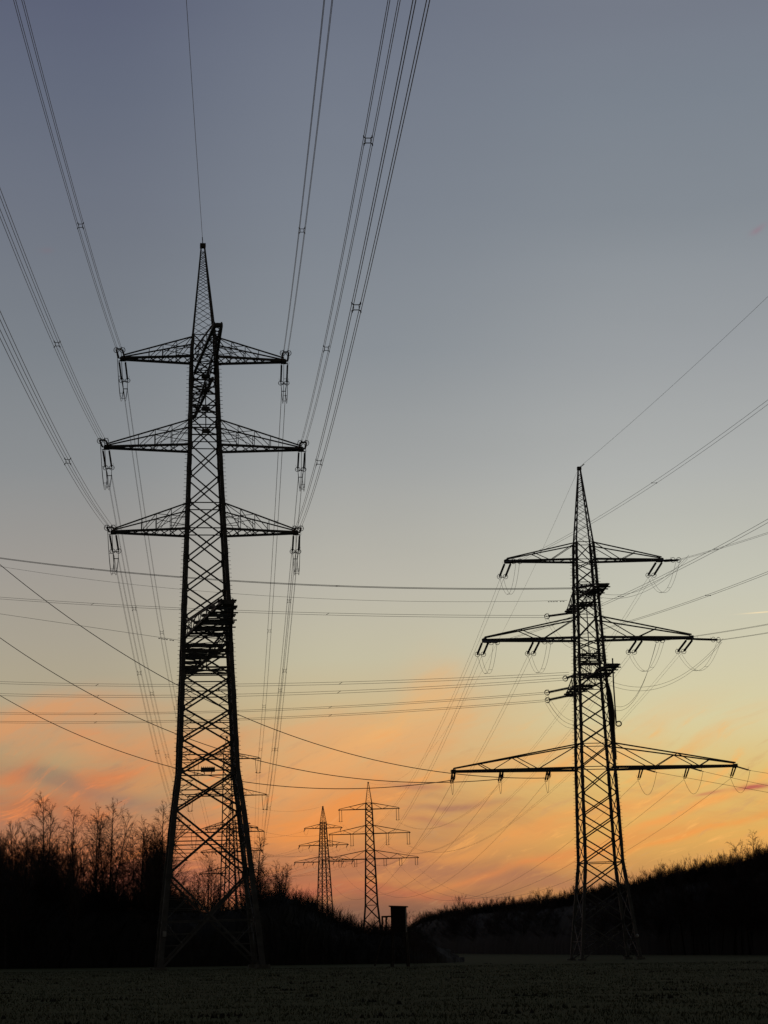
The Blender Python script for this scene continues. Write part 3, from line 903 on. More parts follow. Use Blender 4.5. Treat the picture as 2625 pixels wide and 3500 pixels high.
for key, p5 in at5.items():
    p6 = at6[key]
    d = (p6 - p5).normalized()
    e5 = p5 + d * 3.4 - V((0, 0, .9))
    string_pair(P5R, p5, e5, (0, 0, 1), .25, .25, rr=.16, big=False, ring=False)
    e6 = p6 - d * 3.0 - V((0, 0, .8))
    string_pair(P6R, p6, e6, (0, 0, 1), .25, .25, rr=.12, big=False, ring=False)
    mb = MB(); pr = p5 + V((1.2, 1.5, -.5))
    mb.tube([lerp(e5, pr, t_ / 10) - V((0, 0, 4 * 1.8 * (t_ / 10) * (1 - t_ / 10))) for t_ in range(11)], .035, 3); mb.build('jumper_loop', CABLE, P5R)
    i, s, k = key
    bundle(path_sag(e5, e6, None, 2.2, 20), 'thin wire from %s %s crossarm, %s position, of the distant strain pylon leading left' % (tier[i], side[s], ['inner', 'second', 'third'][k] if len(g5[i][3]) > 1 else 'end'), 'single', r=.022, group='wires between the two distant strain pylons')
bundle(path_sag(tip(M5, 0, 0, lv5[-1][0]), tip(M6, 0, 0, lv6[-1][0]), None, 2.5, 20), 'faint earth wire sloping left from the tip of the distant strain pylon', 'single', r=.02)

# ============ wires from pylon 3 back to pylon 4
awayH = V((31.7 - 39.5, D4 - D3, 0)).normalized()
frontH = V((.31, -.95, 0)).normalized()
def strain3(T0, hdir, Ln, drop, big=True, sep=.75, R=.30):
    sv = V((hdir.y, -hdir.x, 0))
    a = T0 + hdir * .25 - V((0, 0, .1)); E_ = T0 + hdir * Ln - V((0, 0, drop))
    string_pair(P3R, a, E_, sv, sep, sep, R=R, rr=.14, big=big)
    return E_ + hdir * .45 - V((0, 0, .12))
# attachments: top tier one per side, middle two per side, bottom three per side
x3 = {0: (9.5,), 1: (6.4, 12.7), 2: (5.7, 11.4, 17.2)}
midA = {(0, -1, 0): (1445, 2600), (1, -1, 1): (1485, 2600), (1, -1, 0): (1568, 2702), (0, 1, 0): (1819, 2560), (1, 1, 0): (1750, 2720), (1, 1, 1): (1690, 2850),
        (2, -1, 2): (1388, 2936), (2, -1, 1): (1500, 2933), (2, -1, 0): (1500, 3028), (2, 1, 0): (1954, 2872), (2, 1, 1): (1954, 2950), (2, 1, 2): (1954, 3004)}
frontE = {(0, -1, 0): (2625, 1374), (0, 1, 0): (2625, 1822), (1, -1, 1): (2625, 1780), (1, -1, 0): (2625, 1957), (1, 1, 0): (2625, 2134), (1, 1, 1): (2625, 2163),
          (2, 1, 0): (2625, 2704), (2, 1, 1): (2625, 2685), (2, 1, 2): (2625, 2632)}
pos = {0: ['end'], 1: ['inner', 'outer'], 2: ['inner', 'second', 'outermost']}
mbj_clamps = {}
for i in range(3):
    zb = arms3[i][0]
    for s in (-1, 1):
        for k, x in enumerate(x3[i]):
            T0 = tip(M3, s * x, 0, zb - .1)
            key = (i, s, k); where = '%s %s crossarm, %s place,' % (tier[i], side[s], pos[i][k])
            H = hang4[key]
            if i < 2:
                hd = V((H.x - T0.x, H.y - T0.y, 0)).normalized()
                S2 = strain3(T0, hd, 5.6, .8)
                bundle(path_sag(S2, H, midA[key]), 'twin wires from the %s of the large angle pylon back' % where, 'pair', .45, .016, [(1237, 2077)] if False else (), 'twin wires running back from the right pylon')
                ex = frontE[key]
                _, h = path_exit(T0, ex[0], ex[1], .12, .0004)
                S1 = strain3(T0, h, 5.4, 1.0)
                pt, h = path_exit(S1, ex[0], ex[1], .11, .0004)
                sps = {(0, -1, 0): [(2243, 1665)], (0, 1, 0): [(2450, 1870)], (1, -1, 1): [(2135, 2055)], (1, -1, 0): [(2425, 2046)]}.get(key, ())
                bundle(pt, 'twin wires from the %s of the large angle pylon forward' % where, 'pair', .45, .016, sps, 'twin wires leaving the right pylon to the right')
                jl = MB(); mp = [lerp(S1, S2, t_ / 14) - V((0, 0, 4 * 2.9 * (t_ / 14) * (1 - t_ / 14))) for t_ in range(15)]
                for ox in (-.22, .22): jl.tube([p + V((1, 0, 0)) * ox for p in mp], .018, 4)
                jl.beam(mp[5] - V((.22, 0, 0)), mp[5] + V((.22, 0, 0)), .03); jl.beam(mp[9] - V((.22, 0, 0)), mp[9] + V((.22, 0, 0)), .03)
                jl.build('jumper_loop', CABLE, P3R)
            else:
                hd = V((H.x - T0.x, H.y - T0.y, 0)).normalized()
                a = T0 + hd * .15; E_ = T0 + hd * 1.5 - V((.15, 0, 1.15))
                string_pair(P3R, a, E_, V((hd.y, -hd.x, 0)), .34, .22, rr=.10, big=True, ring=False)
                S2 = E_ + hd * .3 - V((0, 0, .1))
                bundle(path_sag(S2, H, midA[key]), 'single wire from the %s of the large angle pylon sagging back' % where, 'single', r=.019, group='single wires running back from the right pylon')
                if s == 1:
                    ex = frontE[key]
                    pt = path_sag(T0 + V((1.6, -1.0, -.6)), at(ex[0] + 420, ex[1] + 80, 236), ex)
                    string_pair(P3R, T0 + V((.15, -.1, 0)), pt[0], (0, 1, 0), .3, .2, rr=.09, big=True, ring=False)
                    bundle(pt, 'single wire from the %s of the large angle pylon forward' % where, 'single', r=.02, group='single wires from the lowest crossarm of the right pylon')
                    q0 = pt[0]
                else:
                    q0 = T0 + V((-.1, -1.2, -1.0))
                    string_pair(P3R, T0 + V((0, -.1, 0)), q0, (1, 0, 0), .34, .2, rr=.09, big=True, ring=False)
                    mbj_clamps[k] = q0
                jl = MB(); dp = 2.2 if s == 1 else 1.5
                jl.tube([lerp(q0, S2, t_ / 14) - V((0, 0, 4 * dp * (t_ / 14) * (1 - t_ / 14))) for t_ in range(15)], .02, 4); jl.build('jumper_loop', CABLE, P3R)
# earth wires of pylon 3
bundle(path_sag(tip(M3, 0, 0, lv3[-1][0]), tip(M4, 0, 0, lv4[-1][0]), (1438, 2603)), 'thin earth wire drooping from the tip of the right-hand pylon back to the central pylon', 'single', r=.014)
pt, h = path_exit(tip(M3, 0, 0, lv3[-1][0]), 2625, 1013, .07, .0002)
bundle(pt, 'thin earth wire from the tip of the right-hand pylon up to the right edge', 'single', r=.017)
vibration_dampers(pt[0] + (pt[1] - pt[0]).normalized() * .9, (pt[1] - pt[0]).normalized(), P3R)
# slack loops right of pylon 3, hung between the front strings and the cross frames
def loop(a, b_, mid, kind='pair'):
    pts = path_sag(a, b_, mid)
    jl = MB()
    for ox in ((-.22, .22) if kind == 'pair' else (0,)): jl.tube([p + V((0, 0, ox)) + V((ox * .4, 0, 0)) for p in pts], .017, 4)
    jl.build('slack_loop', CABLE, P3R)
loop(at(2352, 1904, 210), at(2040, 2032, 225), (2200, 2020))
loop(at(2470, 2188, 215), at(2085, 2335, 225), (2290, 2335))
loop(at(2243, 2195, 220), at(2090, 2415, 220), (2180, 2370), 'pair')
loop(at(1864, 2107, 240), at(2010, 2200, 225), (1945, 2205))
loop(at(1866, 2373, 242), at(1965, 2470, 230), (1915, 2445))
loop(at(1866, 2396, 242), at(1975, 2480, 230), (1915, 2462))
# ============ wires crossing from the left edge to the cross frames of pylon 3
def hstr(p_out, p_in):
    string_pair(P3R, at(*p_in), at(*p_out), (0, 1, .25), .62, .5, R=.32, rr=.15, big=True, rings_axis=V((.35, .9, .1)))
hstr((1866, 2107, 240), (1948, 2096, 240)); hstr((1866, 2368, 242), (1952, 2350, 242)); hstr((1868, 2394, 242), (1946, 2377, 242)); hstr((1930, 2320, 235), (1985, 2300, 235)); hstr((1960, 2012, 227), (2035, 1998, 225))
HW = [((1952, 2011, 227), (1050, 1998), (0, 1908), 'uppermost twin wires crossing from the left edge to the right-hand pylon', 'pair', .12, .03),
      ((1862, 2107, 240), (1050, 2097), (0, 2044), 'twin wires crossing level to ringed insulators below the top crossarm of the angle pylon', 'pair', .28, .02),
      ((1945, 2302, 232), (1050, 2338), (0, 2333), 'third twin wires down, crossing from the left edge to the right-hand pylon', 'pair', .30, .02),
      ((1926, 2321, 235), (1050, 2369), (0, 2374), 'fourth twin wires down, crossing from the left edge to the right-hand pylon', 'pair', .30, .02),
      ((1862, 2369, 242), (1050, 2421), (0, 2438), 'fifth twin wires down, crossing low across the orange cloud to the right-hand pylon', 'pair', .22, .02),
      ((1862, 2395, 242), (1050, 2449), (0, 2468), 'lowest twin wires crossing from the left edge to the right-hand pylon', 'pair', .22, .02)]
for (e0, md, le, lab, kind, sp, r_) in HW:
    P0 = at(*e0)
    sl = (le[1] - md[1]) / (le[0] - md[0])
    dl = (md[1] - e0[1]) / (md[0] - e0[0])
    slope = sl + (sl - dl) * .75
    pts = path_two(P0, -900, 305, md, le)
    root = empty('twin_conductor', P0); tag(root, lab, 'power line', 'twin wires crossing the picture')
    for oz in (-.5, .5):
        mb = MB(); mb.tube([p + V((0, 0, oz * sp)) for p in pts], r_ * 1.1, 4); mb.build('wire', CABLE, root)
    mb = MB()
    for k in (9, 20): mb.beam(pts[k] - V((0, 0, sp / 2)), pts[k] + V((.5, 0, sp / 2)), .05)
    mb.build('spacer', STEEL, root)
pts = path_two(at(1939, 2052, 230), -900, 300, (1000, 2042), (0, 1936))
bundle(pts, 'single earth wire just below the uppermost crossing wires, with small dampers on it', 'single', r=.018)
dd = (pts[1] - pts[0]).normalized()
vibration_dampers(pts[0] + dd * .7, dd, P3R)
pts = path_sag(at(625, 2190, 190), at(-700, 1995, 230), (0, 2100))
bundle(pts, 'thin wire running from the left edge to the cross frame of the tallest pylon', 'single', r=.017)
vibration_dampers(pts[0] + (pts[1] - pts[0]).normalized() * 1.6, (pts[1] - pts[0]).normalized(), P1R)
# three thick cables of the low circuit
for kk, Ye, left, mid, w_ in ((0, 245, (0, 1930), (900, 2478), 'uppermost'), (1, 260, (0, 2180), (968, 2619), 'middle'), (2, 275, (0, 2378), (900, 2682), 'lowest')):
    bundle(path_two(mbj_clamps[kk], -500, Ye, mid, left, 60), 'thick single cable sagging to the lowest crossarm, %s of three' % w_, 'single', r=.045)

# ------------------------------------------------------------------ hunting hide
DH = 175.0
hb = at(1368, 3300, DH)
HR = empty('hunting_hide', hb, radians(-6))
tag(HR, 'dark wooden hunting hide on stilts with a small railed platform, standing in the field', 'hide')
MH = wm(HR)
mb = MB()
for sx in (-1, 1):
    for sy in (-1, 1):
        l = MB(); l.beam(V((sx * .72, sy * .72, -.1)), V((sx * .58, sy * .58, 3.05)), .16, .16); l.xf(MH).build('leg', WOODM, HR)
for s in (-1, 1):
    mb.beam(V((-.7, s * .7, .3)), V((.6, s * .6, 2.6)), .09, .05); mb.beam(V((.7, s * .72, .3)), V((-.6, s * .62, 2.6)), .09, .05)
    mb.beam(V((s * .7, -.7, .3)), V((s * .6, .6, 2.6)), .05, .09)
    mb.beam(V((-.7, s * .69, 1.5)), V((.7, s * .69, 1.5)), .1, .08)
mb.xf(MH).build('cross_brace', WOODM, HR)
mb = MB()
for i in range(9):
    x = -.64 + (i + .5) * 1.28 / 9
    hgt = 5.19 - .056 * (x + .64)
    for y in (-.64, .64): mb.beam(V((x, y, 2.95)), V((x, y, hgt)), .138, .035, upd=(0, 1, 0))
    for x2 in (-.64, .64): mb.beam(V((x2, x, 2.95)), V((x2, x, hgt)), .035, .138, upd=(0, 1, 0))
mb.beam(V((0, 0, 2.9)), V((0, 0, 3.0)), 1.32, 1.32, upd=(0, 1, 0))
cab = mb.xf(MH).build('cabin', WOODM, HR)
mb = MB(); mb.beam(V((0, -.66, 4.75)), V((0, -.69, 4.75)), .7, .3); mb.xf(MH).build('shutter', WOODM, HR)
mb = MB(); mb.beam(V((-.80, 0, 5.22)), V((.80, 0, 5.13)), 1.7, .10); mb.xf(MH).build('roof', WOODM, HR)
mb = MB()
for i in range(6): mb.beam(V((-1.5 + i * .15, -.6, 2.95)), V((-1.5 + i * .15, .6, 2.95)), .12, .06)
mb.beam(V((-1.55, -.6, 2.85)), V((-.6, -.6, 2.85)), .12, .1); mb.beam(V((-1.55, .6, 2.85)), V((-.6, .6, 2.85)), .12, .1)
mb.xf(MH).build('platform', WOODM, HR)
mb = MB()
for x, y in ((-1.43, -.6), (-1.2, .6)): mb.beam(V((x - .05, y, 2.6)), V((x, y, 4.3)), .15, .13)
mb.beam(V((-1.5, -.6, 4.32)), V((-.64, -.6, 4.32)), .09, .12); mb.beam(V((-1.5, .6, 4.32)), V((-.64, .6, 4.32)), .09, .12); mb.beam(V((-1.44, -.6, 4.28)), V((-1.25, .6, 4.28)), .09, .1)
mb.beam(V((-1.45, -.6, 3.35)), V((-.64, -.6, 3.35)), .1, .06)
mb.xf(MH).build('railing', WOODM, HR)
mb = MB()
for s in (-.22, .22): mb.beam(V((-2.3, s, 0)), V((-1.5, s, 2.95)), .08, .08)
for i in range(9):
    q = (i + .7) / 9.5; mb.beam(V((lerp(-2.3, -1.5, q), -.24, 2.95 * q)), V((lerp(-2.3, -1.5, q), .24, 2.95 * q)), .06, .05)
mb.xf(MH).build('ladder', WOODM, HR)

# ------------------------------------------------------------------ bird
bp = at(853, 2815, 300)
mb = MB(); mb.tube([bp + V((-.16, 0, 0)), bp + V((-.08, 0, .03)), bp, bp + V((.1, 0, .01)), bp + V((.17, 0, .02))], [.02, .07, .085, .06, .015], 8)
w = MB()
for s in (-1, 1):
    w.tube([bp + V((0, 0, .03)), bp + V((-.02, s * .16, .12)), bp + V((-.06, s * .34, .05))], [.06, .045, .01], 4)
bo = mb.build('bird', TWIG); tag(bo, 'tiny dark bird in the glow to the right of the tallest pylon', 'bird')
w.build('wing', TWIG, bo)

# ------------------------------------------------------------------ vegetation
def tree_proto(seed, H, style):
    """returns (trunk MB, crown MB) with the foot at the origin"""
    R = random.Random(seed); tr = MB(); cr = MB()
    lean = V((R.uniform(-.09, .09), R.uniform(-.09, .09), 0))
    ph = R.uniform(0, 6)
    def trunk(t_): return V((lean.x * H * t_ + .012 * H * sin(3 * t_ + ph) * t_, lean.y * H * t_ + .01 * H * cos(4 * t_ + ph) * t_, H * t_))
    r0 = H * .0075 + .02
    tr.tube([trunk(i / 14) for i in range(15)], [r0 * (1 - i / 14) ** .8 + .010 for i in range(15)], 6)
    def twig(p, d, Ln, r_, k, droop, depth):
        pts = [p]; q = V(d).normalized()
        for i in range(k):
            q = (q + V((R.uniform(-.16, .16), R.uniform(-.16, .16), -droop + R.uniform(-.08, .08)))).normalized()
            pts.append(pts[-1] + q * (Ln / k))
        cr.tube(pts, [max(r_ * (1 - i / k), .008) for i in range(k + 1)], 3, cap=False)
        if depth > 0:
            nn = {3: 6, 2: 6, 1: 5}[depth] if style != 'broad' else {3: 6, 2: 6, 1: 4}[depth]
            for i in range(nn):
                u = R.uniform(.2, 1.0) * k; j = min(int(u), k - 1); pp = lerp(pts[j], pts[j+1], u - j)
                dd = (pts[j+1] - pts[j]).normalized()
                o = V((R.gauss(0, 1), R.gauss(0, 1), R.gauss(.35, .5))).normalized()
                twig(pp, dd * 1.0 + o * .5, Ln * R.uniform(.35, .6), r_ * .5, 4 if depth > 1 else 3, droop * 1.5 + (.07 if style == 'birch' else 0), depth - 1)
    if seed % 2:      # a forked second leader
        t0 = R.uniform(.35, .5); a = R.uniform(0, 6.28); p0 = trunk(t0); sp = H * R.uniform(.10, .16)
        lead = [p0 + V((cos(a) * sp * q ** .8, sin(a) * sp * q ** .8, H * (.93 - t0) * q)) for q in [i / 8 for i in range(9)]]
        tr.tube(lead, [r0 * .6 * (1 - i / 8) + .012 for i in range(9)], 5)
        for i in range(16):
            q = .2 + .78 * i / 16; j = min(int(q * 8), 7); pp = lerp(lead[j], lead[j+1], q * 8 - j); b2_ = i * 2.4; el = R.uniform(.75, 1.2)
            twig(pp, V((cos(b2_) * cos(el), sin(b2_) * cos(el), sin(el))), H * .2 * (1.08 - q) ** .7 * R.uniform(.6, 1.2), r0 * .2 + .006, 5, .03, 2)
    nb = {'birch': 46, 'pole': 34, 'broad': 24}[style]
    for i in range(nb):
        t_ = {'birch': .26 + .72 * (i / nb), 'pole': .35 + .62 * (i / nb), 'broad': .28 + .6 * (i / nb)}[style]
        a = i * 2.4 + R.uniform(-.5, .5)
        if style == 'birch': el = R.uniform(.8, 1.2); Ln = H * .30 * (1.06 - t_) ** .75 * R.uniform(.6, 1.25); dr = .02
        elif style == 'pole': el = R.uniform(.95, 1.3); Ln = H * .30 * (1.07 - t_) ** .7 * R.uniform(.5, 1.3); dr = .0
        else: el = R.uniform(.5, 1.1); Ln = H * .40 * (1.2 - t_) ** .7 * R.uniform(.7, 1.2); dr = -.03
        twig(trunk(t_), V((cos(a) * cos(el), sin(a) * cos(el), sin(el))), Ln, r0 * .42 * (1.1 - t_) + .008, 6, dr, 3 if style == 'broad' else 2)
        if style == 'birch' and i % 2 == 0:
            twig(trunk(t_), V((cos(a + 2) * cos(el), sin(a + 2) * cos(el), sin(el))), Ln * .6, r0 * .3 * (1.1 - t_) + .008, 5, dr + .08, 2)
    return tr, cr
protos = {}
def make_proto(key, seed, H, style, bark):
    tr, cr = tree_proto(seed, H, style)
    protos[key] = (tr, cr, H, bark, None)
cache = {}
make_proto('birch_a', 1, 20, 'birch', BIRCH); make_proto('birch_b', 2, 20, 'birch', BIRCH); make_proto('birch_c', 5, 20, 'birch', BIRCH)
make_proto('pole_a', 3, 18, 'pole', BARK); make_proto('pole_b', 8, 18, 'pole', BARK); make_proto('pole_c', 12, 18, 'pole', BARK)
make_proto('broad_a', 4, 14, 'broad', BARK); make_proto('broad_b', 9, 14, 'broad', BARK)
kinds = {'birch': 'birch_tree', 'pole': 'bare_tree', 'broad': 'bare_tree'}
def plant(key, loc, H, rz, label, group=None, cat='tree', sxy=1.0):
    tr, cr, H0, bark, _ = protos[key]
    root = empty(kinds[key.split('_')[0]], loc, rz)
    root.scale = (H / H0 * sxy, H / H0 * sxy, H / H0)
    tag(root, label, cat, group)
    if key not in cache:
        WMs = WM.pop(root.name)          # meshes are stored in the tree's own frame
        a = tr.build('trunk', bark); b_ = cr.build('crown', TWIG)
        a.parent = root; b_.parent = root
        cache[key] = (a, b_)
    else:
        for o in cache[key]:
            c = o.copy(); COL.objects.link(c); c.parent = root
    return root
def tree_at(px, py_top, Y, key, label, group=None, sxy=1.0):
    Y *= 2.5; T = at(px, py_top, Y); gz = ground_z(T.x, Y) - .05
    return plant(key, (T.x, Y, gz), T.z - gz, rnd.uniform(0, 6.28), label, group, sxy=sxy)
gl = 'bare trees in the thicket left of the tallest pylon'
named = [(170, 2722, 96, 'birch_a', 'tallest bare birch at the left, its thin tip standing above the thicket'),
         (62, 2815, 100, 'pole_a', 'slim bare tree near the left edge, rising from the dense thicket'),
         (255, 2762, 98, 'birch_b', 'narrow bare birch between the tallest birch and the forked drooping birch'),
         (325, 2764, 94, 'birch_c', 'drooping bare birch with open crown, left of the forked tip'),
         (356, 2742, 95, 'birch_a', 'bare birch with the leaning forked tip, midway between left edge and tallest pylon'),
         (385, 2800, 97, 'birch_b', 'bare birch with hanging twigs just right of the leaning forked birch'),
         (480, 2806, 95, 'birch_c', 'bare birch on the left shoulder of the dense clump beside the tallest pylon'),
         (532, 2752, 94, 'birch_a', 'tall bare birch just left of the left legs of the tallest pylon'),
         (556, 2830, 98, 'pole_b', 'thin bare tree partly hidden by the left legs of the tallest pylon'),
         (425, 2866, 99, 'pole_c', 'short bare tree with arching twigs in the gap left of the dense clump'),
         (696, 2905, 100, 'birch_b', 'bare birch seen between the legs of the tallest pylon'),
         (720, 2945, 97, 'birch_c', 'lower bare birch beside the one between the pylon legs'),
         (618, 2985, 98, 'birch_a', 'small bare birch just inside the left legs of the tallest pylon'),
         (850, 2862, 104, 'birch_b', 'highest bare birch immediately right of the tallest pylon'),
         (888, 2912, 98, 'birch_a', 'bare birch with dense crown right of the tallest pylon'),
         (927, 2980, 96, 'birch_c', 'lower bare birch on the slope of the bushes right of the tallest pylon'),
         (958, 2996, 98, 'birch_b', 'last bare birch before the bushes fall away to the right')]
for px, py, Y, key, lab in named: tree_at(px, py, Y, key, lab)
fill = []
for i in range(50):
    px = rnd.uniform(-60, 230); fill.append((px, rnd.uniform(2838, 2930) + (25 if px > 190 else 0), rnd.uniform(90, 116), rnd.choice(('pole_a', 'pole_b', 'pole_c', 'birch_b', 'birch_a', 'birch_c', 'broad_a'))))
for i in range(6): fill.append((rnd.uniform(225, 300), rnd.uniform(2830, 2950), rnd.uniform(90, 110), rnd.choice(('pole_a', 'pole_b', 'pole_c'))))
for i in range(7): fill.append((rnd.uniform(300, 440), rnd.uniform(2870, 2980), rnd.uniform(90, 104), rnd.choice(('birch_a', 'birch_b', 'pole_c'))))
for i in range(17): fill.append((rnd.uniform(455, 575), rnd.uniform(2830, 2940), rnd.uniform(90, 108), rnd.choice(('birch_c', 'birch_b', 'pole_b', 'pole_a'))))
for i in range(5): fill.append((rnd.uniform(590, 760), rnd.uniform(2985, 3050), rnd.uniform(92, 104), rnd.choice(('birch_c', 'pole_a'))))
for i in range(10): fill.append((rnd.uniform(845, 960), rnd.uniform(2940, 3010), rnd.uniform(90, 104), rnd.choice(('birch_c', 'birch_b', 'pole_c'))))
for px, py, Y, key in fill:
    g_ = ('slender bare tree packed into the dark thicket left of the tallest pylon', gl) if px < 580 else ('small bare tree in the low bushes behind and right of the tallest pylon', 'bare trees in the bushes right of the tallest pylon')
    tree_at(px, py, Y, key, g_[0], g_[1], sxy=rnd.uniform(.75, 1.1))
# right side: single trees above the wood, and round trees far behind the hide
for px, py, Y, key, lab in [(2556, 2852, 118, 'birch_c', 'tall bare birch standing above the dark wood near the right edge'),
                            (2278, 2962, 128, 'pole_b', 'small bare tree poking above the wood between the right pylon and the right edge'),
                            (2150, 3005, 134, 'pole_c', 'short bare tree on the wood crest beside the right leg of the right pylon'),
                            (2452, 2925, 122, 'pole_a', 'thin bare tree on the wood crest left of the tall right-edge birch'),
                            (1412, 3130, 330, 'broad_a', 'round-crowned far tree just right of the hunting hide'),
                            (1450, 3122, 320, 'broad_b', 'round-crowned far tree where the right-hand wood begins'),
                            (1300, 3172, 340, 'broad_a', 'low round far tree behind the foot of the central pylon'),
                            (1865, 3052, 190, 'broad_b', 'broad bare tree rising slightly from the wood left of the right pylon'),
                            (1590, 3082, 240, 'broad_a', 'broad bare tree at the crest of the far part of the right-hand wood')]:
    tree_at(px, py, Y, key, lab, sxy=1.5 if 'round' in lab else 1.0)

wood_path = [(1395, 3175, 330), (1450, 3128, 300), (1540, 3102, 262), (1650, 3090, 230), (1760, 3078, 205), (1870, 3068, 188), (1960, 3054, 174), (2060, 3030, 160), (2150, 3014, 150), (2250, 2986, 142), (2360, 2958, 134), (2480, 2950, 128), (2560, 2938, 124), (2640, 2925, 120), (2760, 2890, 112)]
for i in range(170):
    u = ((i + rnd.random()) / 170) ** 1.0 * (len(wood_path) - 1); j_ = min(int(u), len(wood_path) - 2); q = u - j_
    a_, c_ = wood_path[j_], wood_path[j_ + 1]
    px = lerp(a_[0], c_[0], q); py = lerp(a_[1], c_[1], q) + rnd.uniform(2, 22); Y = lerp(a_[2], c_[2], q) * rnd.uniform(.97, 1.06)
    tree_at(px, py, Y, rnd.choice(('broad_a', 'broad_b', 'broad_a', 'pole_b', 'birch_c')), 'bare tree packed along the crest of the dark wood behind the large angle pylon', 'bare trees of the dark wood', sxy=rnd.uniform(.8, 1.15))
for i, (px, py) in enumerate([(1395, 3180), (1412, 3190), (1425, 3196), (1438, 3206), (1449, 3214), (1460, 3222), (1471, 3234), (1482, 3243), (1493, 3250)]):
    tree_at(px, py, 84 + i * .7, ('broad_a', 'broad_b')[i % 2], 'low dark shrub at the end of the bushes beside the hunting hide', 'shrubs beside the hunting hide', sxy=1.5)
for i in range(130):      # the wood's front edge: lower trees and saplings down its face
    u = ((i + rnd.random()) / 130) ** 1.35 * (len(wood_path) - 1); j_ = min(int(u), len(wood_path) - 2); q = u - j_
    a_, c_ = wood_path[j_], wood_path[j_ + 1]
    px = lerp(a_[0], c_[0], q); top = lerp(a_[1], c_[1], q); py = lerp(top, 3255, rnd.uniform(.12, .6)); Y = lerp(a_[2], c_[2], q) * rnd.uniform(.93, .975)
    tree_at(px, py, Y, rnd.choice(('broad_a', 'broad_b', 'pole_b')), 'low bare tree at the front edge of the dark wood', 'low trees edging the dark wood', sxy=rnd.uniform(1.2, 1.8))
def thicket(name, path, label, seed, shoots, front=3.0, depth=8.0, tuft=1.2, kindtwig=1.0, amp=1.0):
    """dense undergrowth: a rough dark mass with thousands of bare shoots; path = (x px, y px of the top, depth)"""
    R = random.Random(seed); mb = MB()
    pts = [at(px, py, Y * 2.5) for px, py, Y in path]
    ns = 420; rows = []
    def samp(u):
        u *= len(pts) - 1; i = min(int(u), len(pts) - 2); return lerp(pts[i], pts[i+1], u - i)
    L_ = sum((pts[i+1] - pts[i]).length for i in range(len(pts) - 1))
    prof = [(-front, -.25, 0), (-front, .12, .5), (-front * .92, .25, .9), (-front * .84, .38, 1), (-front * .74, .5, 1), (-front * .62, .6, 1), (-front * .5, .68, 1), (-front * .3, .76, 1), (0, .83, 1.1), (depth * .25, .87, 1.1), (depth * .6, .84, 1), (depth, -.2, .4)]
    for i in range(ns + 1):
        p = samp(i / ns); q = samp(min(1, i / ns + .01)); o = samp(max(0, i / ns - .01))
        d = (q - o); d.z = 0; d.normalize(); nrm = V((-d.y, d.x, 0))
        if nrm.y < 0: nrm = -nrm
        for (off, hz, am) in prof:
            v = p + nrm * off
            v.z = p.z * hz
            nz = noise.noise(v * .45 + V((seed, 0, 0))) + .6 * noise.noise(v * 1.3)
            v += V((nz * am * .7, -abs(nz) * am * .6, nz * am * .45 if hz > 0 else 0)) * amp
            mb.v.append(v + V((R.gauss(0, .05), R.gauss(0, .05), R.gauss(0, .08) if hz > 0 else 0)))
    k = len(prof)
    for i in range(ns):
        for j in range(k - 1):
            a = i * k + j; mb.f.append((a, a + k, a + k + 1, a + 1))
    for i in range(shoots):
        u = R.random(); p = samp(u); d = V((0, 1, 0))
        off = R.uniform(-front * 1.0, depth * .5)
        hz = (R.uniform(.02, .8) * (1.3 + off / front) if off < -front * .3 else R.uniform(.78, .95))
        base = V((p.x + R.uniform(-.5, .5), p.y + off, p.z * hz * .92 - R.uniform(0, .8)))
        Ln = tuft * R.uniform(.6, 1.5) * (1 + .35 * noise.noise(V((p.x * .35, p.y * .2, seed))))
        dirv = V((R.gauss(0, .3), R.gauss(0, .3), 1)).normalized()
        m1_ = base + dirv * Ln * .5; e_ = m1_ + (dirv + V((R.gauss(0, .2), R.gauss(0, .2), 0))) * Ln * .5
        rr = kindtwig * R.uniform(.012, .022)
        mb.tube([base, m1_, e_], [rr, rr * .8, rr * .35], 3, cap=False)
        for q in range(5):
            st_ = lerp(base, e_, R.uniform(.3, .95)); dv = (dirv + V((R.gauss(0, .55), R.gauss(0, .55), R.gauss(.1, .3)))).normalized()
            mb.tube([st_, st_ + dv * Ln * R.uniform(.2, .45)], [rr * .6, rr * .3], 3, cap=False)
    tag(mb.build(name, WOODS if name == 'wood' else THICK, smooth_=True), label, 'bushes', kind='stuff')
thicket('thicket', [(-260, 2965, 97), (0, 2985, 96), (150, 3000, 96), (230, 3050, 95), (320, 3075, 94), (430, 3070, 94), (560, 3060, 93), (640, 3085, 93)],
        'tangled dark undergrowth filling the foot of the bare trees left of the tallest pylon', 3, 5200, 4, 9, 2.3)
thicket('bushes', [(560, 3092, 90), (700, 3090, 90), (820, 3075, 90), (900, 3030, 90), (980, 3042, 90), (1060, 3064, 90), (1120, 3108, 90), (1180, 3148, 90), (1230, 3176, 90), (1300, 3186, 90), (1380, 3190, 90), (1425, 3206, 91), (1450, 3240, 93), (1478, 3268, 96)],
        'dark mound of bushes behind the tallest pylon, falling away towards the hunting hide', 11, 6000, 4, 7, 1.5)
thicket('far_hedge', [(1120, 3170, 300), (1200, 3178, 310), (1300, 3192, 320), (1400, 3185, 330), (1470, 3150, 330)],
        'low far hedge closing the field behind the hunting hide', 17, 2500, 6, 14, 3.0, 2.5)
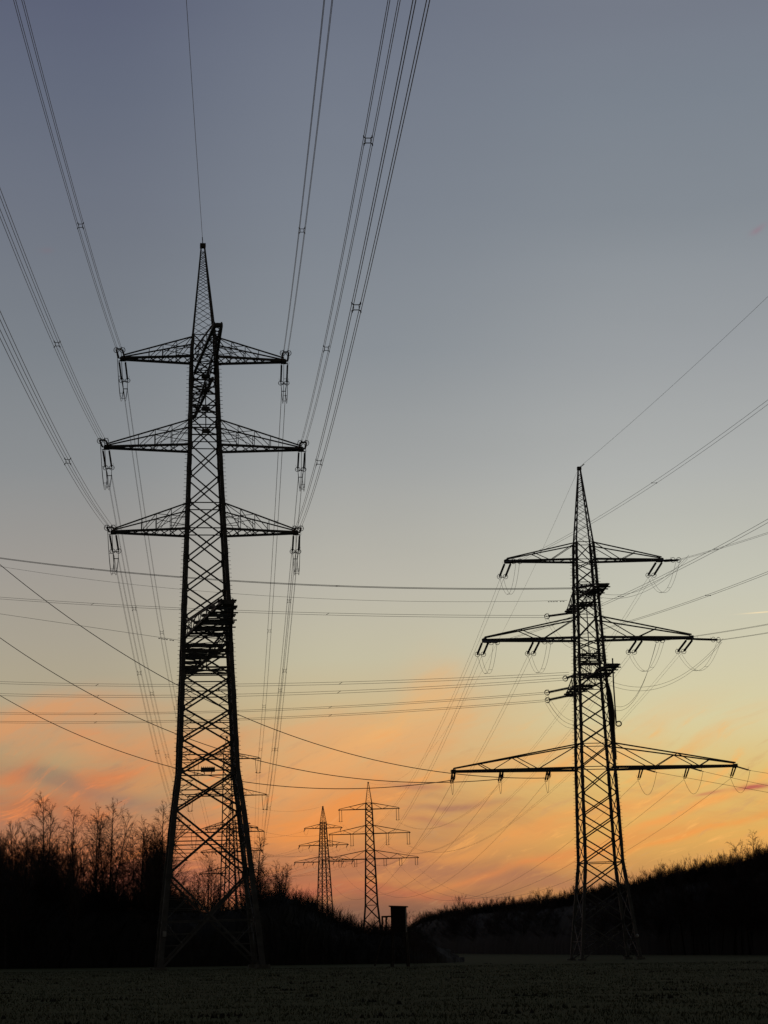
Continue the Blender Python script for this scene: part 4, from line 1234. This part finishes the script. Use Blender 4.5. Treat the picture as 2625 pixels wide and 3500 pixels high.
thicket('wood', [(1395, 3175, 330), (1450, 3130, 300), (1540, 3106, 262), (1650, 3094, 230), (1760, 3082, 205), (1870, 3072, 188), (1960, 3058, 174), (2060, 3036, 160), (2150, 3022, 150), (2250, 2996, 142), (2360, 2966, 134), (2480, 2950, 128), (2560, 2935, 124), (2640, 2905, 120), (2800, 2850, 112), (3000, 2800, 100)],
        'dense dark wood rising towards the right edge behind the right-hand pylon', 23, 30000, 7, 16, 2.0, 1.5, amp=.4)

# ------------------------------------------------------------------ grass
R = random.Random(5)
mb = MB()
for i in range(80000):
    Y = 34 + 150 * R.random() ** 1.5
    X = R.uniform(-.23, .23) * Y
    cl = noise.noise(V((X * .5, Y * .5, 9)))
    if cl < -.25 and R.random() < .7: continue
    z = ground_z(X, Y); h_ = R.uniform(.03, .085) * (1 + max(0, cl) * 1.2); w_ = R.uniform(.006, .012) * (1 + Y / 60)
    a = R.uniform(0, pi); o = V((cos(a) * w_, sin(a) * w_, 0)); lean = V((R.gauss(0, .35) * h_, R.gauss(0, .35) * h_, h_))
    k = len(mb.v); b_ = V((X, Y, z - .01)); mb.v += [b_ - o, b_ + o, b_ + lean]; mb.f.append((k, k + 1, k + 2))
tag(mb.build('grass', GRASS), 'short dusk-dark grass covering the field', 'grass', kind='stuff')
mb = MB()
for i in range(130):
    Y = 42 + 150 * R.random(); X = R.uniform(-.22, .22) * Y
    for j in range(R.randint(3, 14)):
        p = V((X + R.gauss(0, .35), Y + R.gauss(0, .1), 0)); p.z = ground_z(p.x, p.y)
        a = R.uniform(0, 6.28); w_ = R.uniform(.03, .10); h_ = R.uniform(.04, .13)
        k = len(mb.v)
        o = V((cos(a) * w_, sin(a) * w_ * .6, 0)); q = V((-sin(a) * w_, cos(a) * w_ * .6, 0))
        mb.v += [p + o - V((0, 0, .02)), p + q - V((0, 0, .02)), p - o - V((0, 0, .02)), p - q - V((0, 0, .02)), p + V((R.gauss(0, .03), R.gauss(0, .03), h_))]
        mb.f += [(k, k+1, k+4), (k+1, k+2, k+4), (k+2, k+3, k+4), (k+3, k, k+4)]
tag(mb.build('turf_clods', DARKG), 'dark clods and withered tufts scattered over the field', 'turf clods', kind='stuff')
